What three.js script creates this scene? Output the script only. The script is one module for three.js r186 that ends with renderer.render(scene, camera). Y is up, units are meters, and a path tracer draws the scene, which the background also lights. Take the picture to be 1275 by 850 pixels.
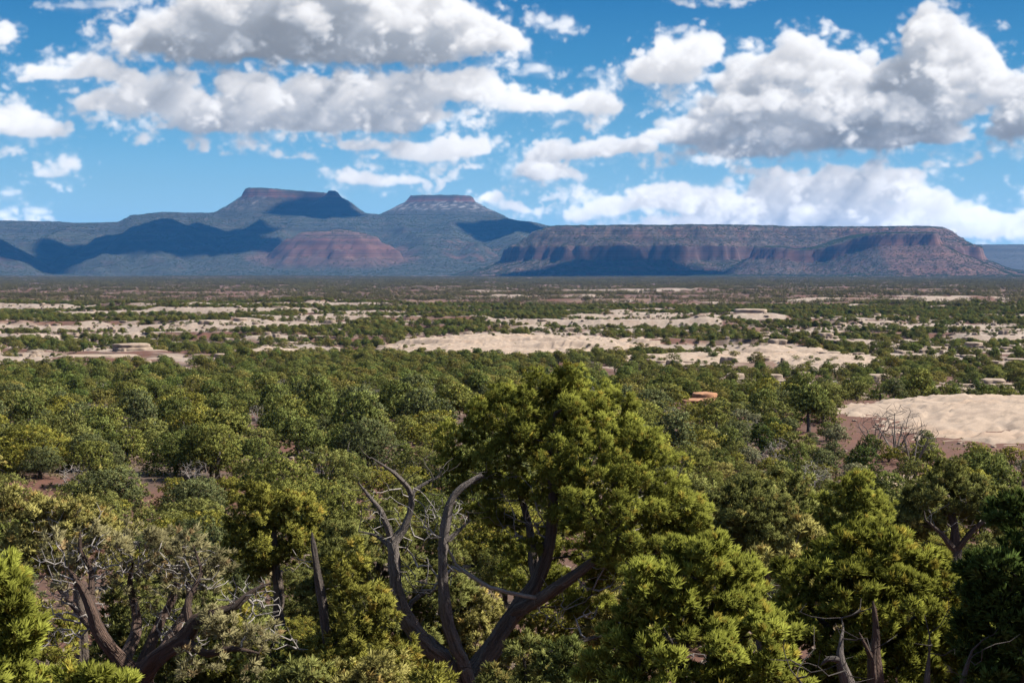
import * as THREE from 'three';

// ---------------------------------------------------------------- camera
const EYE = 40;                                   // the eye is 40 m above the scene's zero, the plain lies about 36 m below it
const FOCAL = 1752, PITCH = Math.atan(89 / FOCAL);  // a 50 mm-like lens, tilted slightly down
const scene = new THREE.Scene();
const camera = new THREE.PerspectiveCamera(2 * Math.atan(425 / FOCAL) * 180 / Math.PI, 1.5, 0.5, 60000);
camera.position.set(0, EYE, 0);
camera.rotation.x = -PITCH;

// ---------------------------------------------------------------- numbers
function rngOf(seed) { let a = seed >>> 0; return () => { a = (a + 0x6d2b79f5) | 0; let t = Math.imul(a ^ (a >>> 15), 1 | a); t = (t + Math.imul(t ^ (t >>> 7), 61 | t)) ^ t; return ((t ^ (t >>> 14)) >>> 0) / 4294967296; }; }
const clamp = (x, a = 0, b = 1) => x < a ? a : x > b ? b : x;
const lerp = (a, b, t) => a + (b - a) * t;
const smooth = (a, b, x) => { const t = clamp((x - a) / (b - a)); return t * t * (3 - 2 * t); };
const PERM = new Uint8Array(512);
{ const r = rngOf(77), p = [...Array(256).keys()]; for (let i = 255; i > 0; i--) { const j = Math.floor(r() * (i + 1)); [p[i], p[j]] = [p[j], p[i]]; } for (let i = 0; i < 512; i++) PERM[i] = p[i & 255]; }
const GX = new Float32Array(256), GY = new Float32Array(256), GZ = new Float32Array(256);
{ const r = rngOf(5); for (let i = 0; i < 256; i++) { let x, y, z, l; do { x = r() * 2 - 1; y = r() * 2 - 1; z = r() * 2 - 1; l = Math.hypot(x, y, z); } while (l > 1 || l < 0.1); GX[i] = x / l; GY[i] = y / l; GZ[i] = z / l; } }
function noise3(x, y, z) {
  const fx = Math.floor(x), fy = Math.floor(y), fz = Math.floor(z), X = fx & 255, Y = fy & 255, Z = fz & 255;
  x -= fx; y -= fy; z -= fz;
  const u = x * x * x * (x * (x * 6 - 15) + 10), v = y * y * y * (y * (y * 6 - 15) + 10), w = z * z * z * (z * (z * 6 - 15) + 10);
  const A = PERM[X] + Y, B = PERM[X + 1] + Y, AA = PERM[A] + Z, AB = PERM[A + 1] + Z, BA = PERM[B] + Z, BB = PERM[B + 1] + Z;
  const g = (h, a, b, c) => GX[h] * a + GY[h] * b + GZ[h] * c;
  const x1 = x - 1, y1 = y - 1, z1 = z - 1;
  const a0 = lerp(g(PERM[AA], x, y, z), g(PERM[BA], x1, y, z), u), a1 = lerp(g(PERM[AB], x, y1, z), g(PERM[BB], x1, y1, z), u);
  const b0 = lerp(g(PERM[AA + 1], x, y, z1), g(PERM[BA + 1], x1, y, z1), u), b1 = lerp(g(PERM[AB + 1], x, y1, z1), g(PERM[BB + 1], x1, y1, z1), u);
  return lerp(lerp(a0, a1, v), lerp(b0, b1, v), w) * 1.5;
}
function fbm(x, y, z, n = 4) { let s = 0, a = 0.5; for (let i = 0; i < n; i++) { s += a * noise3(x, y, z); x = x * 2.03 + 7.1; y = y * 2.03 + 3.3; z = z * 2.03 + 1.7; a *= 0.5; } return s; }

// ---------------------------------------------------------------- sun and exposure
const SUN_AZ = 89 * Math.PI / 180, SUN_EL = 49 * Math.PI / 180;          // square to the view, on the right
const SUN = new THREE.Vector3(Math.sin(SUN_AZ) * Math.cos(SUN_EL), Math.sin(SUN_EL), -Math.cos(SUN_AZ) * Math.cos(SUN_EL));
const sun = new THREE.DirectionalLight(new THREE.Color().setRGB(1, 0.93, 0.83), 5);
sun.name = 'sun';
sun.position.copy(SUN).multiplyScalar(4000); sun.position.y += EYE;
sun.target.position.set(0, EYE - 20, -150);
sun.position.add(sun.target.position);
sun.castShadow = true; sun.shadow.radius = 2; sun.shadow.mapSize.set(4096, 4096);
Object.assign(sun.shadow.camera, { left: -500, right: 500, top: 500, bottom: -500, near: 10, far: 9000 });
scene.add(sun, sun.target);
const renderer = new THREE.WebGLRenderer({ antialias: true });
renderer.toneMapping = THREE.LinearToneMapping;
renderer.toneMappingExposure = 2.5;
renderer.shadowMap.enabled = true;

// ---------------------------------------------------------------- sky: air and cumulus, computed once
const DEG = Math.PI / 180;
function clearSky(el, out) {                       // el in degrees; linear radiance
  const S = [[-2, 0.44, 0.64, 0.74], [0, 0.41, 0.62, 0.74], [2.5, 0.30, 0.54, 0.70], [5, 0.165, 0.41, 0.62], [8, 0.062, 0.26, 0.49], [11, 0.028, 0.175, 0.405], [20, 0.022, 0.14, 0.36], [90, 0.022, 0.11, 0.32]];
  let i = 0; while (i < S.length - 2 && el > S[i + 1][0]) i++;
  const t = clamp((el - S[i][0]) / (S[i + 1][0] - S[i][0]));
  for (let c = 0; c < 3; c++) out[c] = lerp(S[i][c + 1], S[i + 1][c + 1], t);
}
// cumulus of the view: ellipses in photo pixels (x, y, rx, ry), filled as a volume and lit along the sun's direction
const CLOUDS = [
  { w: 0, dark: 2.4, e: [[175, 52, 55, 26], [235, 40, 75, 40], [320, 22, 110, 58], [430, 18, 120, 66], [520, 36, 100, 52], [590, 46, 60, 40], [632, 52, 30, 22], [400, 60, 170, 32], [520, 66, 120, 26], [270, 62, 80, 26]] },
  { w: 10, dark: 1, e: [[125, 128, 42, 20], [175, 125, 50, 32], [215, 120, 45, 34], [250, 145, 70, 28], [310, 125, 52, 40], [345, 135, 55, 36], [400, 122, 55, 38], [440, 130, 60, 36], [490, 122, 55, 36], [540, 115, 55, 32], [590, 112, 50, 30], [640, 128, 50, 24], [690, 130, 42, 20], [735, 130, 38, 22], [765, 136, 18, 12], [440, 155, 130, 20], [270, 158, 90, 16], [350, 150, 90, 26], [520, 145, 80, 20]] },
  { w: 14, dark: 0.8, e: [[110, 82, 40, 20], [140, 92, 45, 20], [50, 92, 32, 16], [85, 92, 40, 12], [30, 100, 14, 7]] },
  { w: 4, dark: 0.8, e: [[20, 152, 45, 22], [65, 160, 32, 14], [40, 166, 50, 10], [-15, 155, 40, 22]] },
  { w: 0, dark: 0.7, e: [[0, 45, 18, 18], [12, 38, 10, 10], [-20, 50, 22, 18]] },
  { w: 4, dark: 0.8, e: [[52, 212, 20, 15], [82, 207, 24, 16], [66, 217, 34, 9]] },
  { w: 4, dark: 0.5, soft: 1, e: [[12, 240, 22, 8], [48, 263, 18, 8], [4, 267, 14, 8], [130, 4, 55, 9], [100, 8, 40, 6]] },
  { w: 20, dark: 0.8, e: [[450, 182, 60, 13], [505, 188, 40, 14], [555, 186, 44, 22], [592, 186, 30, 18], [520, 196, 70, 10], [440, 222, 32, 16], [480, 226, 50, 12], [512, 225, 22, 9], [590, 208, 22, 8]] },
  { w: 0, dark: 0.6, soft: 1, e: [[677, 24, 16, 11], [705, 28, 16, 12], [692, 32, 26, 8], [735, 86, 13, 6], [667, 86, 26, 10], [640, 92, 22, 8]] },
  { w: 6, dark: 1, e: [[800, 92, 36, 24], [835, 78, 46, 34], [872, 70, 38, 30], [888, 58, 22, 22], [845, 96, 50, 16], [795, 66, 12, 9]] },
  { w: 10, dark: 1.7, e: [[1000, 72, 36, 36], [972, 88, 40, 32], [945, 95, 42, 32], [915, 108, 35, 25], [1040, 98, 48, 40], [1080, 100, 42, 36], [960, 130, 70, 34], [900, 150, 50, 32], [1050, 140, 80, 38], [1110, 150, 60, 32], [870, 165, 55, 32], [830, 168, 45, 26], [790, 182, 32, 18], [755, 186, 36, 18], [715, 188, 40, 22], [680, 190, 30, 22], [665, 212, 38, 22], [690, 216, 40, 18], [1000, 168, 90, 26], [920, 188, 80, 18], [1130, 172, 80, 18], [1060, 180, 70, 14], [1180, 170, 40, 20]] },
  { w: 4, dark: 2.2, e: [[1150, 30, 26, 28], [1165, 52, 42, 36], [1195, 62, 42, 36], [1150, 85, 40, 36], [1180, 100, 60, 44], [1218, 90, 36, 42], [1235, 110, 26, 34], [1120, 100, 36, 30], [1190, 135, 50, 26], [1140, 140, 60, 30]] },
  { w: 4, dark: 2.4, e: [[1262, 155, 40, 30], [1285, 140, 50, 40], [1268, 112, 26, 24], [1300, 110, 40, 30]] },
  { w: 24, dark: 0.9, e: [[720, 270, 28, 14], [760, 262, 42, 22], [805, 250, 42, 26], [845, 250, 44, 26], [885, 256, 42, 26], [930, 262, 50, 28], [960, 240, 42, 32], [1000, 238, 46, 30], [1040, 232, 44, 30], [1090, 232, 48, 30], [1120, 236, 44, 30], [1150, 252, 44, 28], [1190, 268, 42, 20], [1230, 278, 42, 20], [1270, 280, 44, 24], [1310, 280, 40, 26], [900, 282, 180, 22], [1100, 276, 150, 28], [1030, 262, 100, 26], [1050, 212, 40, 11], [945, 214, 40, 9], [1200, 290, 120, 16]] },
  { w: 24, dark: 0.6, e: [[612, 246, 20, 12], [636, 256, 24, 12], [650, 262, 16, 9]] },
  // outside the frame, the same kind of sky goes on
  { w: 6, dark: 1, e: [[-120, 90, 70, 34], [-190, 110, 80, 36], [-60, 120, 40, 16], [-160, 125, 110, 20]] },
  { w: 10, dark: 1, e: [[1380, 60, 50, 40], [1430, 90, 80, 40], [1370, 100, 60, 30], [1420, 200, 90, 26], [1350, 215, 60, 18]] },
  { w: 10, dark: 1.2, e: [[150, -70, 80, 30], [240, -80, 90, 36], [900, -60, 90, 40], [980, -70, 100, 40], [700, -95, 90, 30], [1250, -80, 90, 40], [-150, -40, 100, 40]] },
];
const GRID = 28, AZ0 = -26, AZ1 = 26, EL0 = 0.2, EL1 = 16.5, SLICE = 2.4, NW = 56;
const GU = Math.round((AZ1 - AZ0) * GRID), GV = Math.round((EL1 - EL0) * GRID);
const cloudL = new Float32Array(GU * GV), cloudA = new Float32Array(GU * GV);
{
  const rnd = rngOf(41), blobs = [], perDeg = FOCAL * DEG;
  const cell = (px, py) => {
    const x = (px - 637.5) / FOCAL, yy = (425 - py) / FOCAL, c = Math.cos(PITCH), s = Math.sin(PITCH);
    const y = yy * c - s, z = -c - yy * s;
    return [(Math.atan2(x, -z) / DEG - AZ0) * GRID, (EL1 - Math.atan2(y, Math.hypot(x, z)) / DEG) * GRID];
  };
  for (const c of CLOUDS) for (const [x, y, rx, ry] of c.e) {
    const [u, v] = cell(x, y), k = GRID / perDeg, m = Math.min(rx, ry * 1.7);
    const add = (uu, vv, w, a, b, d) => blobs.push({ u: uu, v: vv, w, a, b, d, dark: c.dark, soft: c.soft || 0 });
    const w0 = NW * SLICE * 0.5 + c.w * 0.6 + (rnd() - 0.5) * 10;
    add(u, v, w0, rx * k * 1.02, ry * k * 1.02, Math.min(m * k * 0.95, NW * SLICE * 0.42));
    blobs.push({ u, v: v + ry * k * 0.1, w: w0, a: rx * k * 1.32 + 8, b: ry * k * 1.4 + 6, d: Math.min(m * k, NW * SLICE * 0.4), dark: c.dark, soft: 0, veil: 1 });
    const n = Math.round(5 + rx * ry / 170);
    for (let i = 0; i < n; i++) {                  // small puffs round the upper edge and over the face
      const t = rnd() * Math.PI * 1.25 - 0.12 * Math.PI, q = 0.3 + rnd() * 0.5, s = (0.22 + rnd() * 0.32) * ry * k;
      add(u + Math.cos(t) * rx * k * q, v - Math.sin(t) * ry * k * q, w0 + (rnd() - 0.6) * m * k * 0.9, s * 1.15, s, s);
    }
  }
  const veil = new Float32Array(GU * NW), base = new Float32Array(GU * NW), soft = new Float32Array(GU * NW), dark = new Float32Array(GU * NW);
  let T = new Float32Array(GU * NW).fill(1), T2 = new Float32Array(GU * NW);
  const su = SUN.x / SUN.y, sw = -SUN.z / SUN.y / SLICE, step = 1 / SUN.y;
  for (let v = 0; v < GV; v++) {
    base.fill(0); veil.fill(0); soft.fill(0); dark.fill(0);
    for (const b of blobs) {
      const dv = (v - b.v) / (v > b.v && !b.veil ? b.b * 0.72 : b.b), qv = dv * dv;
      if (qv >= 1) continue;
      const u0 = Math.max(0, Math.ceil(b.u - b.a)), u1 = Math.min(GU - 1, Math.floor(b.u + b.a)), w0 = Math.max(0, Math.ceil((b.w - b.d) / SLICE)), w1 = Math.min(NW - 1, Math.floor((b.w + b.d) / SLICE));
      for (let w = w0; w <= w1; w++) {
        const dw = (w * SLICE - b.w) / b.d, qw = qv + dw * dw;
        if (qw >= 1) continue;
        for (let u = u0; u <= u1; u++) {
          const du = (u - b.u) / b.a, q = qw + du * du;
          if (q >= 1) continue;
          const k = (1 - q), i = w * GU + u;
          if (b.veil) { veil[i] = Math.max(veil[i], k); if (!dark[i]) dark[i] = 0.8; continue; }
          base[i] += k * k; soft[i] = Math.max(soft[i], b.soft); dark[i] = Math.max(dark[i], b.dark);
        }
      }
    }
    for (let w = 0; w < NW; w++) for (let u = 0; u < GU; u++) {
      const i = w * GU + u, pu = u + su, pw = w + sw, a = Math.floor(pu), b = Math.floor(pw), fu = pu - a, fw = pw - b;
      const at = (x, y) => (x < 0 || x >= GU || y < 0 || y >= NW) ? 1 : T[y * GU + x];
      const Tin = v === 0 ? 1 : lerp(lerp(at(a, b), at(a + 1, b), fu), lerp(at(a, b + 1), at(a + 1, b + 1), fu), fw);
      let sg = 0, thick = 0;
      if (base[i] > 0 || veil[i] > 0) {
        const x = u / 34, y = v / 26, z = w * SLICE / 30;
        let n = 0, am = 0.52, f = 1;
        for (let o = 0; o < 5; o++) { const q = noise3(x * f + 3.1 * o, y * f, z * f + 11); n += am * (o < 1 ? q : Math.abs(q) * 1.7 - 0.42); f *= 2.07; am *= 0.60; }
        const d = Math.min(base[i], 0.9) + n * 1.2 - 0.25;
const crisp = clamp(0.5 + 1.2 * noise3(u / 60, v / 40, z * 0.6 + 31));
        if (d > 0) sg = Math.min(1, d * (soft[i] ? 1.5 : lerp(1.3, 3.6, crisp))) * (soft[i] ? 0.08 : 0.17);
        thick = sg;
        if (veil[i] > 0) { const e = veil[i] * 0.8 + n * 1.5 - 0.42; if (e > 0) sg = Math.max(sg, Math.min(1, e * 1.2) * 0.013); }
      }
      T2[i] = thick ? Tin * Math.exp(-thick * step * 0.115 * dark[i]) : lerp(Tin, 1, 0.03);
      base[i] = sg;
    }
    [T, T2] = [T2, T];
    for (let u = 0; u < GU; u++) {
      let tr = 1, L = 0;
      for (let w = 0; w < NW && tr > 0.004; w++) {
        const sg = base[w * GU + u];
        if (!sg) continue;
        const al = 1 - Math.exp(-sg * SLICE), t = T[w * GU + u];
        L += tr * al * (0.17 + 0.64 * t + 0.28 * Math.pow(t, 0.25)); tr *= 1 - al;
      }
      cloudL[v * GU + u] = L; cloudA[v * GU + u] = 1 - tr;
    }
  }
}
const SKY_TILT = -55 * DEG;                        // the texture's pole stands 35 degrees up ahead, where its pixels are closest together
{
  const W = 4096, H = 3584, data = new Float32Array(W * H * 4), c = [0, 0, 0];
  const ct = Math.cos(SKY_TILT), st = Math.sin(SKY_TILT);
  const sums = [0, 0, 0]; let count = 0;
  const pick = (A, u, v) => { const a = Math.min(GU - 2, Math.floor(u)), b = Math.min(GV - 2, Math.floor(v)), fu = u - a, fv = v - b, i = b * GU + a; return lerp(lerp(A[i], A[i + 1], fu), lerp(A[i + GU], A[i + GU + 1], fu), fv); };
  const field = (x, y, z) => { let s = noise3(x * 4.2, y * 9, z * 4.2) * 0.55, a = 0.3, f = 2.1; for (let o = 0; o < 3; o++) { s += a * (Math.abs(noise3(x * 4.2 * f, y * 9 * f, z * 4.2 * f)) * 1.6 - 0.35); f *= 2.1; a *= 0.55; } return s; };
  for (let row = H / 2; row < H; row++) {
    const up = ((row + 0.5) / H - 0.5) * Math.PI, ty = Math.sin(up), cu = Math.cos(up);
    for (let col = 0; col < W; col++) {
      const ro = ((col + 0.5) / W - 0.5) * 2 * Math.PI, x = cu * Math.cos(ro), tz = cu * Math.sin(ro), y = ty * ct - tz * st, z = ty * st + tz * ct;
      const el = Math.asin(clamp(y, -1, 1)) / DEG, az = Math.atan2(x, -z) / DEG;
      clearSky(el, c);
      const inside = smooth(25.5, 23.5, Math.abs(az)) * smooth(16, 14.5, el) * (el > EL0 ? 1 : 0);
      let L = 0, A = 0;
      if (inside > 0) { const u = (az - AZ0) * GRID, v = (EL1 - el) * GRID; A = pick(cloudA, u, v); L = pick(cloudL, u, v); }
      if (inside < 1 && el > 0) {
        const d = field(x, y, z), k = smooth(0.02, 0.2, d) * smooth(0, 4, el);
        let l = 0;
        if (k > 0) { const e = field(x + SUN.x * 0.05, y + SUN.y * 0.05, z + SUN.z * 0.05); l = 0.42 + 0.5 * clamp(0.5 - 1.3 * (e - d * 0.6)); }
        A = lerp(k, A, inside); L = lerp(k * l, L, inside);
      }
      const warm = [1.0, 0.985, 0.98], cool = [0.93, 0.985, 1.06], mean = A > 1e-3 ? L / A : 0, wq = smooth(0.35, 0.75, mean), o = (row * W + col) * 4;
      const lift = 1 + 0.30 * smooth(5, 1, el);       // low clouds painted brighter to make up for dimming by the haze
      for (let k = 0; k < 3; k++) data[o + k] = 0.45 * (c[k] * (1 - A) + lift * L * lerp(cool[k], warm[k], wq));
      data[o + 3] = 1;
      if ((col & 7) === 0 && el > 1) { for (let k = 0; k < 3; k++) sums[k] += data[o + k]; count++; }
    }
  }
  const low = sums.map((s) => s / count);          // the half behind the viewer: the same sky, evened out
  for (let i = 0; i < W * H / 2; i++) { data[i * 4] = low[0]; data[i * 4 + 1] = low[1]; data[i * 4 + 2] = low[2]; data[i * 4 + 3] = 1; }
  const tex = new THREE.DataTexture(data, W, H, THREE.RGBAFormat, THREE.FloatType);
  tex.mapping = THREE.EquirectangularReflectionMapping; tex.magFilter = THREE.LinearFilter; tex.minFilter = THREE.LinearFilter; tex.needsUpdate = true;
  scene.background = tex; scene.environment = tex;
  scene.backgroundRotation.set(SKY_TILT, 0, 0); scene.environmentRotation.set(SKY_TILT, 0, 0);
}

// ---------------------------------------------------------------- helpers
const taken = new Map();
function numbered(name) { const n = taken.get(name) || 0; taken.set(name, n + 1); return n ? name + '_' + String(n).padStart(3, '0') : name; }
function tag(o, label, category, group) { o.userData.label = label; o.userData.category = category; if (group) o.userData.group = group; return o; }
function shadows(o) { o.traverse((m) => { if (m.isMesh) { m.castShadow = true; m.receiveShadow = true; } }); return o; }
// a point at a real distance (metres along the view axis) in the direction of a photo pixel
const across = (px, z) => (px - 637.5) / FOCAL * z;
const heightAt = (py, z) => EYE + (336 - py) / FOCAL * z;

// ---------------------------------------------------------------- terrain
const PROFILE = [[0, -1.7], [3, -2.1], [8, -4.2], [14, -6.0], [24, -8.6], [36, -10.6], [50, -12.0], [75, -13.6], [100, -14.6], [130, -15.8], [160, -17.0], [200, -19.0], [250, -22.0], [300, -24.8], [370, -28.2], [450, -30.6], [600, -32], [1000, -34], [2500, -36.5], [6000, -38.5], [20000, -40]];
function profile(d) { let i = 0; while (i < PROFILE.length - 2 && d > PROFILE[i + 1][0]) i++; const [a, p] = PROFILE[i], [b, q] = PROFILE[i + 1]; return lerp(p, q, clamp((d - a) / (b - a))); }
const SLAB = { x: 65, z: -153, rx: 29, rz: 29 };             // the pale slab among the trees on the bench
const SHEET = { x: 2, z: -615, rx: 62, rz: 92 };            // the broad slickrock sheet on the plain
const inEllipse = (s, x, z) => Math.hypot((x - s.x) / s.rx, (z - s.z) / s.rz);
function ground(x, z) {
  const d = Math.hypot(x, z), t = x / Math.max(1, -z);
  let h = profile(d * 0.5 + profSmooth(d) * 0.5);
  if (z < 0) {
    const right = smooth(0.10, 0.22, t);
    h += right * (-1.2 * smooth(65, 100, d) + 1.2 * smooth(112, 132, d) + 1.8 * smooth(135, 176, d) - 6.5 * smooth(178, 260, d) + 4.7 * smooth(260, 420, d));
  }
  h += fbm(x / 38, 0.3, z / 38, 3) * 1.6 * smooth(20, 90, d) * (1 - 0.7 * smooth(300, 500, d));
  h += fbm(x / 7, 4.3, z / 7, 2) * 0.35 * smooth(6, 30, d);
  const far = smooth(380, 520, d) * (1 - smooth(2600, 4200, d));
  if (far > 0) {
    const tn = (fbm(x / 260, 9.2, z / 120, 4) + 0.5) * 4.2, fl = Math.floor(tn), fr = tn - fl;
    h += far * ((fl + smooth(0.86, 1, fr)) * 2.3 - 4.6);
    h += far * (fbm(x / 55, 2.2, z / 30, 3) * 1.8 + fbm(x / 15, 6.2, z / 9, 3) * 1.5);
  }
  if (d > 700 && d < 2600) for (const [z0, a, b, w] of LEDGES) { if (z0 + z > 0.06 * z0 + 12 || -z - z0 > 0.06 * z0 + 130) continue; const dz = -z - ledgeLine(z0, x), px = 637.5 + t * FOCAL; if (dz > -12 && dz < 130) h += 4.2 * smooth(-10, 0, dz) * smooth(130, 12, dz) * smooth(a - 30, a + 30, px) * smooth(b + 30, b - 30, px); }
  h += smooth(3000, 8000, d) * fbm(x / 900, 1.2, z / 900, 3) * 10;
  return EYE + h;
}
function profSmooth(d) { return d; }
const ledgeLine = (z0, x) => z0 * (1 + 0.05 * fbm(x / 170, z0 * 0.01, 0.5, 3));
function rockAmount(x, z) {                                   // 0 soil and trees, 1 bare pale sandstone
  const d = Math.hypot(x, z), t = x / Math.max(1, -z), px = 637.5 + t * FOCAL;
  if (d < 300) return 0;
  const streak = fbm(x / 58, 31.7, z / 40, 4) * 1.5 + fbm(x / 26, 12.7, z / 18, 3) * 0.55;
  let bias = -0.235;
  bias += 0.20 * smooth(360, 500, d) * (1 - smooth(900, 1300, d));
  bias += 0.06 * smooth(640, 700, d) * (1 - smooth(900, 1000, d)) * smooth(700, 500, px);
  bias += 0.20 * smooth(860, 960, px) * smooth(330, 420, d) * (1 - smooth(800, 1100, d));
  bias -= 0.28 * smooth(1300, 2200, d);
  let r = smooth(0.0, 0.10, streak + bias);
  // long pale ledges that run across the plain
  for (const [z0, a, b, w] of LEDGES) { if (Math.abs(-z - z0) > 0.06 * z0 + 45) continue; const dz = -z - ledgeLine(z0, x); if (px > a && px < b) r = Math.max(r, smooth(-14, -9, dz) * smooth(w * 1.2, w * 0.7, dz) * smooth(-0.22, -0.06, fbm(x / 70, z0, 3.3, 3))); }
  return Math.max(r, smooth(1.0, 0.86, inEllipse(SHEET, x, z) + fbm(x / 40, 6, z / 40, 3) * 0.5));
}
const LEDGES = [[1270, -200, 620, 26], [1010, 60, 560, 16], [880, 280, 900, 14], [1150, 680, 850, 22], [1520, 980, 1260, 26], [960, 700, 980, 18], [1750, 560, 760, 24], [780, -100, 330, 13], [2300, 560, 900, 30]];

function sheet(radii, angles, f, uvScale) {
  const nr = radii.length, na = angles.length, pos = new Float32Array(nr * na * 3), col = new Float32Array(nr * na * 3), uv = new Float32Array(nr * na * 2), idx = [];
  const c = [0, 0, 0];
  for (let i = 0; i < nr; i++) for (let j = 0; j < na; j++) {
    const x = Math.sin(angles[j]) * radii[i], z = -Math.cos(angles[j]) * radii[i], k = i * na + j;
    pos[k * 3] = x; pos[k * 3 + 1] = f(x, z, c); pos[k * 3 + 2] = z; col.set(c, k * 3); uv[k * 2] = x / uvScale; uv[k * 2 + 1] = z / uvScale;
    if (i && j) idx.push(k - na - 1, k - na, k - 1, k - na, k, k - 1);
  }
  const g = new THREE.BufferGeometry();
  g.setAttribute('position', new THREE.BufferAttribute(pos, 3)); g.setAttribute('color', new THREE.BufferAttribute(col, 3)); g.setAttribute('uv', new THREE.BufferAttribute(uv, 2));
  g.setIndex(idx); g.computeVertexNormals();
  return g;
}
// grain for soil and stone: tileable speckle, colour and relief
function grainTexture(size, seed, lo, hi, cells) {
  const r = rngOf(seed), data = new Uint8Array(size * size * 4), lat = [];
  for (const n of cells) { const a = new Float32Array(n * n); for (let i = 0; i < a.length; i++) a[i] = r(); lat.push([n, a]); }
  for (let y = 0; y < size; y++) for (let x = 0; x < size; x++) {
    let s = 0, w = 0;
    for (let o = 0; o < lat.length; o++) {
      const [n, a] = lat[o], u = x / size * n, v = y / size * n, i = Math.floor(u), j = Math.floor(v), fu = smooth(0, 1, u - i), fv = smooth(0, 1, v - j), at = (p, q) => a[(q % n) * n + (p % n)], k = 1 / (1 + o * 0.35);
      s += k * lerp(lerp(at(i, j), at(i + 1, j), fu), lerp(at(i, j + 1), at(i + 1, j + 1), fu), fv); w += k;
    }
    const v = lerp(lo, hi, clamp((s / w - 0.25) * 2)) * 255;
    data.set([v, v, v, 255], (y * size + x) * 4);
  }
  const t = new THREE.DataTexture(data, size, size); t.wrapS = t.wrapT = THREE.RepeatWrapping; t.magFilter = THREE.LinearFilter; t.needsUpdate = true;
  return t;
}
const soilGrain = grainTexture(512, 11, 0.55, 1.0, [6, 17, 48, 130, 256]);
const stoneGrain = grainTexture(512, 12, 0.72, 1.0, [4, 13, 37, 101, 256]);
const SOIL = [0.088, 0.032, 0.017], LITTER = [0.060, 0.037, 0.023], STONE = [0.255, 0.203, 0.162], PINK = [0.16, 0.098, 0.066];
{
  const radii = [0.01], angles = [];
  for (let r = 1.2; r < 20000; r *= (r > 330 && r < 1700 ? 1.0058 : r > 60 && r < 5000 ? 1.014 : 1.05)) radii.push(r);
  for (let a = -180; a <= 180.001; a += Math.abs(a) < 25 ? 0.11 : 3) angles.push(Math.min(a, 180) * DEG);
  const mix = (c, a, b, t) => { for (let k = 0; k < 3; k++) c[k] = lerp(a[k], b[k], t); };
  const g = sheet(radii, angles, (x, z, c) => {
    const d = Math.hypot(x, z), r = z < 0 && d > 300 && d < 5000 ? rockAmount(x, z) : 0;
    mix(c, LITTER, SOIL, smooth(-0.15, 0.25, fbm(x / 16, 3, z / 16, 4) + 0.12));
    if (x > 30 && d > 98 && d < 182) mix(c, c, SOIL, smooth(-0.3, 0.1, fbm(x / 5, 77, z / 5, 3)));
    mix(c, c, PINK, smooth(0.05, 0.3, fbm(x / 60, 8, z / 45, 4)) * smooth(200, 500, d) * 0.8);
    mix(c, c, STONE, r);
    if (r > 0.2) mix(c, c, [0.19, 0.13, 0.09], r * smooth(0.0, 0.3, fbm(x / 6, 23, z / 5, 3)) * 0.6);
    if (r > 0.3) { const s = smooth(0.1, 0.35, fbm(x / 22, 19, z / 9, 4)) * 0.6; mix(c, c, [0.17, 0.14, 0.125], s); }
    return ground(x, z);
  }, 6);
  const m = new THREE.MeshStandardMaterial({ name: 'soil and slickrock', vertexColors: true, map: soilGrain, bumpMap: soilGrain, bumpScale: 0.05, roughness: 0.95 });
  const o = new THREE.Mesh(g, m); o.name = 'ground'; o.userData.kind = 'structure'; o.receiveShadow = true; scene.add(o);
}

// ---------------------------------------------------------------- the tablelands behind: signed distance to a rim, and a slope profile outward from it
function rimDistance(poly, x, z) {                           // positive outside
  let best = 1e9, inside = false;
  for (let i = 0, j = poly.length - 1; i < poly.length; j = i++) {
    const [ax, az] = poly[j], [bx, bz] = poly[i], dx = bx - ax, dz = bz - az, t = clamp(((x - ax) * dx + (z - az) * dz) / (dx * dx + dz * dz));
    best = Math.min(best, Math.hypot(x - ax - dx * t, z - az - dz * t));
    if ((az > z) !== (bz > z) && x < (bx - ax) * (z - az) / (bz - az) + ax) inside = !inside;
  }
  return inside ? -best : best;
}
const along = (prof, s) => { if (s <= prof[0][0]) return prof[0][1]; for (let i = 1; i < prof.length; i++) if (s <= prof[i][0]) return lerp(prof[i - 1][1], prof[i][1], (s - prof[i - 1][0]) / (prof[i][0] - prof[i - 1][0])); return prof[prof.length - 1][1]; };
const RED = [0.20, 0.082, 0.052], REDDARK = [0.125, 0.055, 0.04], BUFF = [0.32, 0.20, 0.135], SLOPE = [0.10, 0.068, 0.048], GREENISH = [0.040, 0.049, 0.030], SNOW = [0.42, 0.42, 0.42];
const strata = (() => {                                       // beds of sandstone, told apart by height
  const W = 64, H = 1024, r = rngOf(91), data = new Uint8Array(W * H * 4), bed = new Float32Array(H);
  let v = 0.8; for (let y = 0; y < H; y++) { if (r() < 0.045) v = 0.35 + r() * 0.65; bed[y] = v; }
  for (let y = 0; y < H; y++) for (let x = 0; x < W; x++) { const q = (bed[y] * 0.8 + 0.2 * r()) * 255; data.set([q, q, q, 255], (y * W + x) * 4); }
  const t = new THREE.DataTexture(data, W, H); t.wrapS = t.wrapT = THREE.RepeatWrapping; t.magFilter = THREE.LinearFilter; t.needsUpdate = true; return t;
})();
const mesaRock = new THREE.MeshStandardMaterial({ name: 'red sandstone beds', color: new THREE.Color().setRGB(0.56, 0.55, 0.56), vertexColors: true, map: strata, roughness: 1 });
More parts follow.
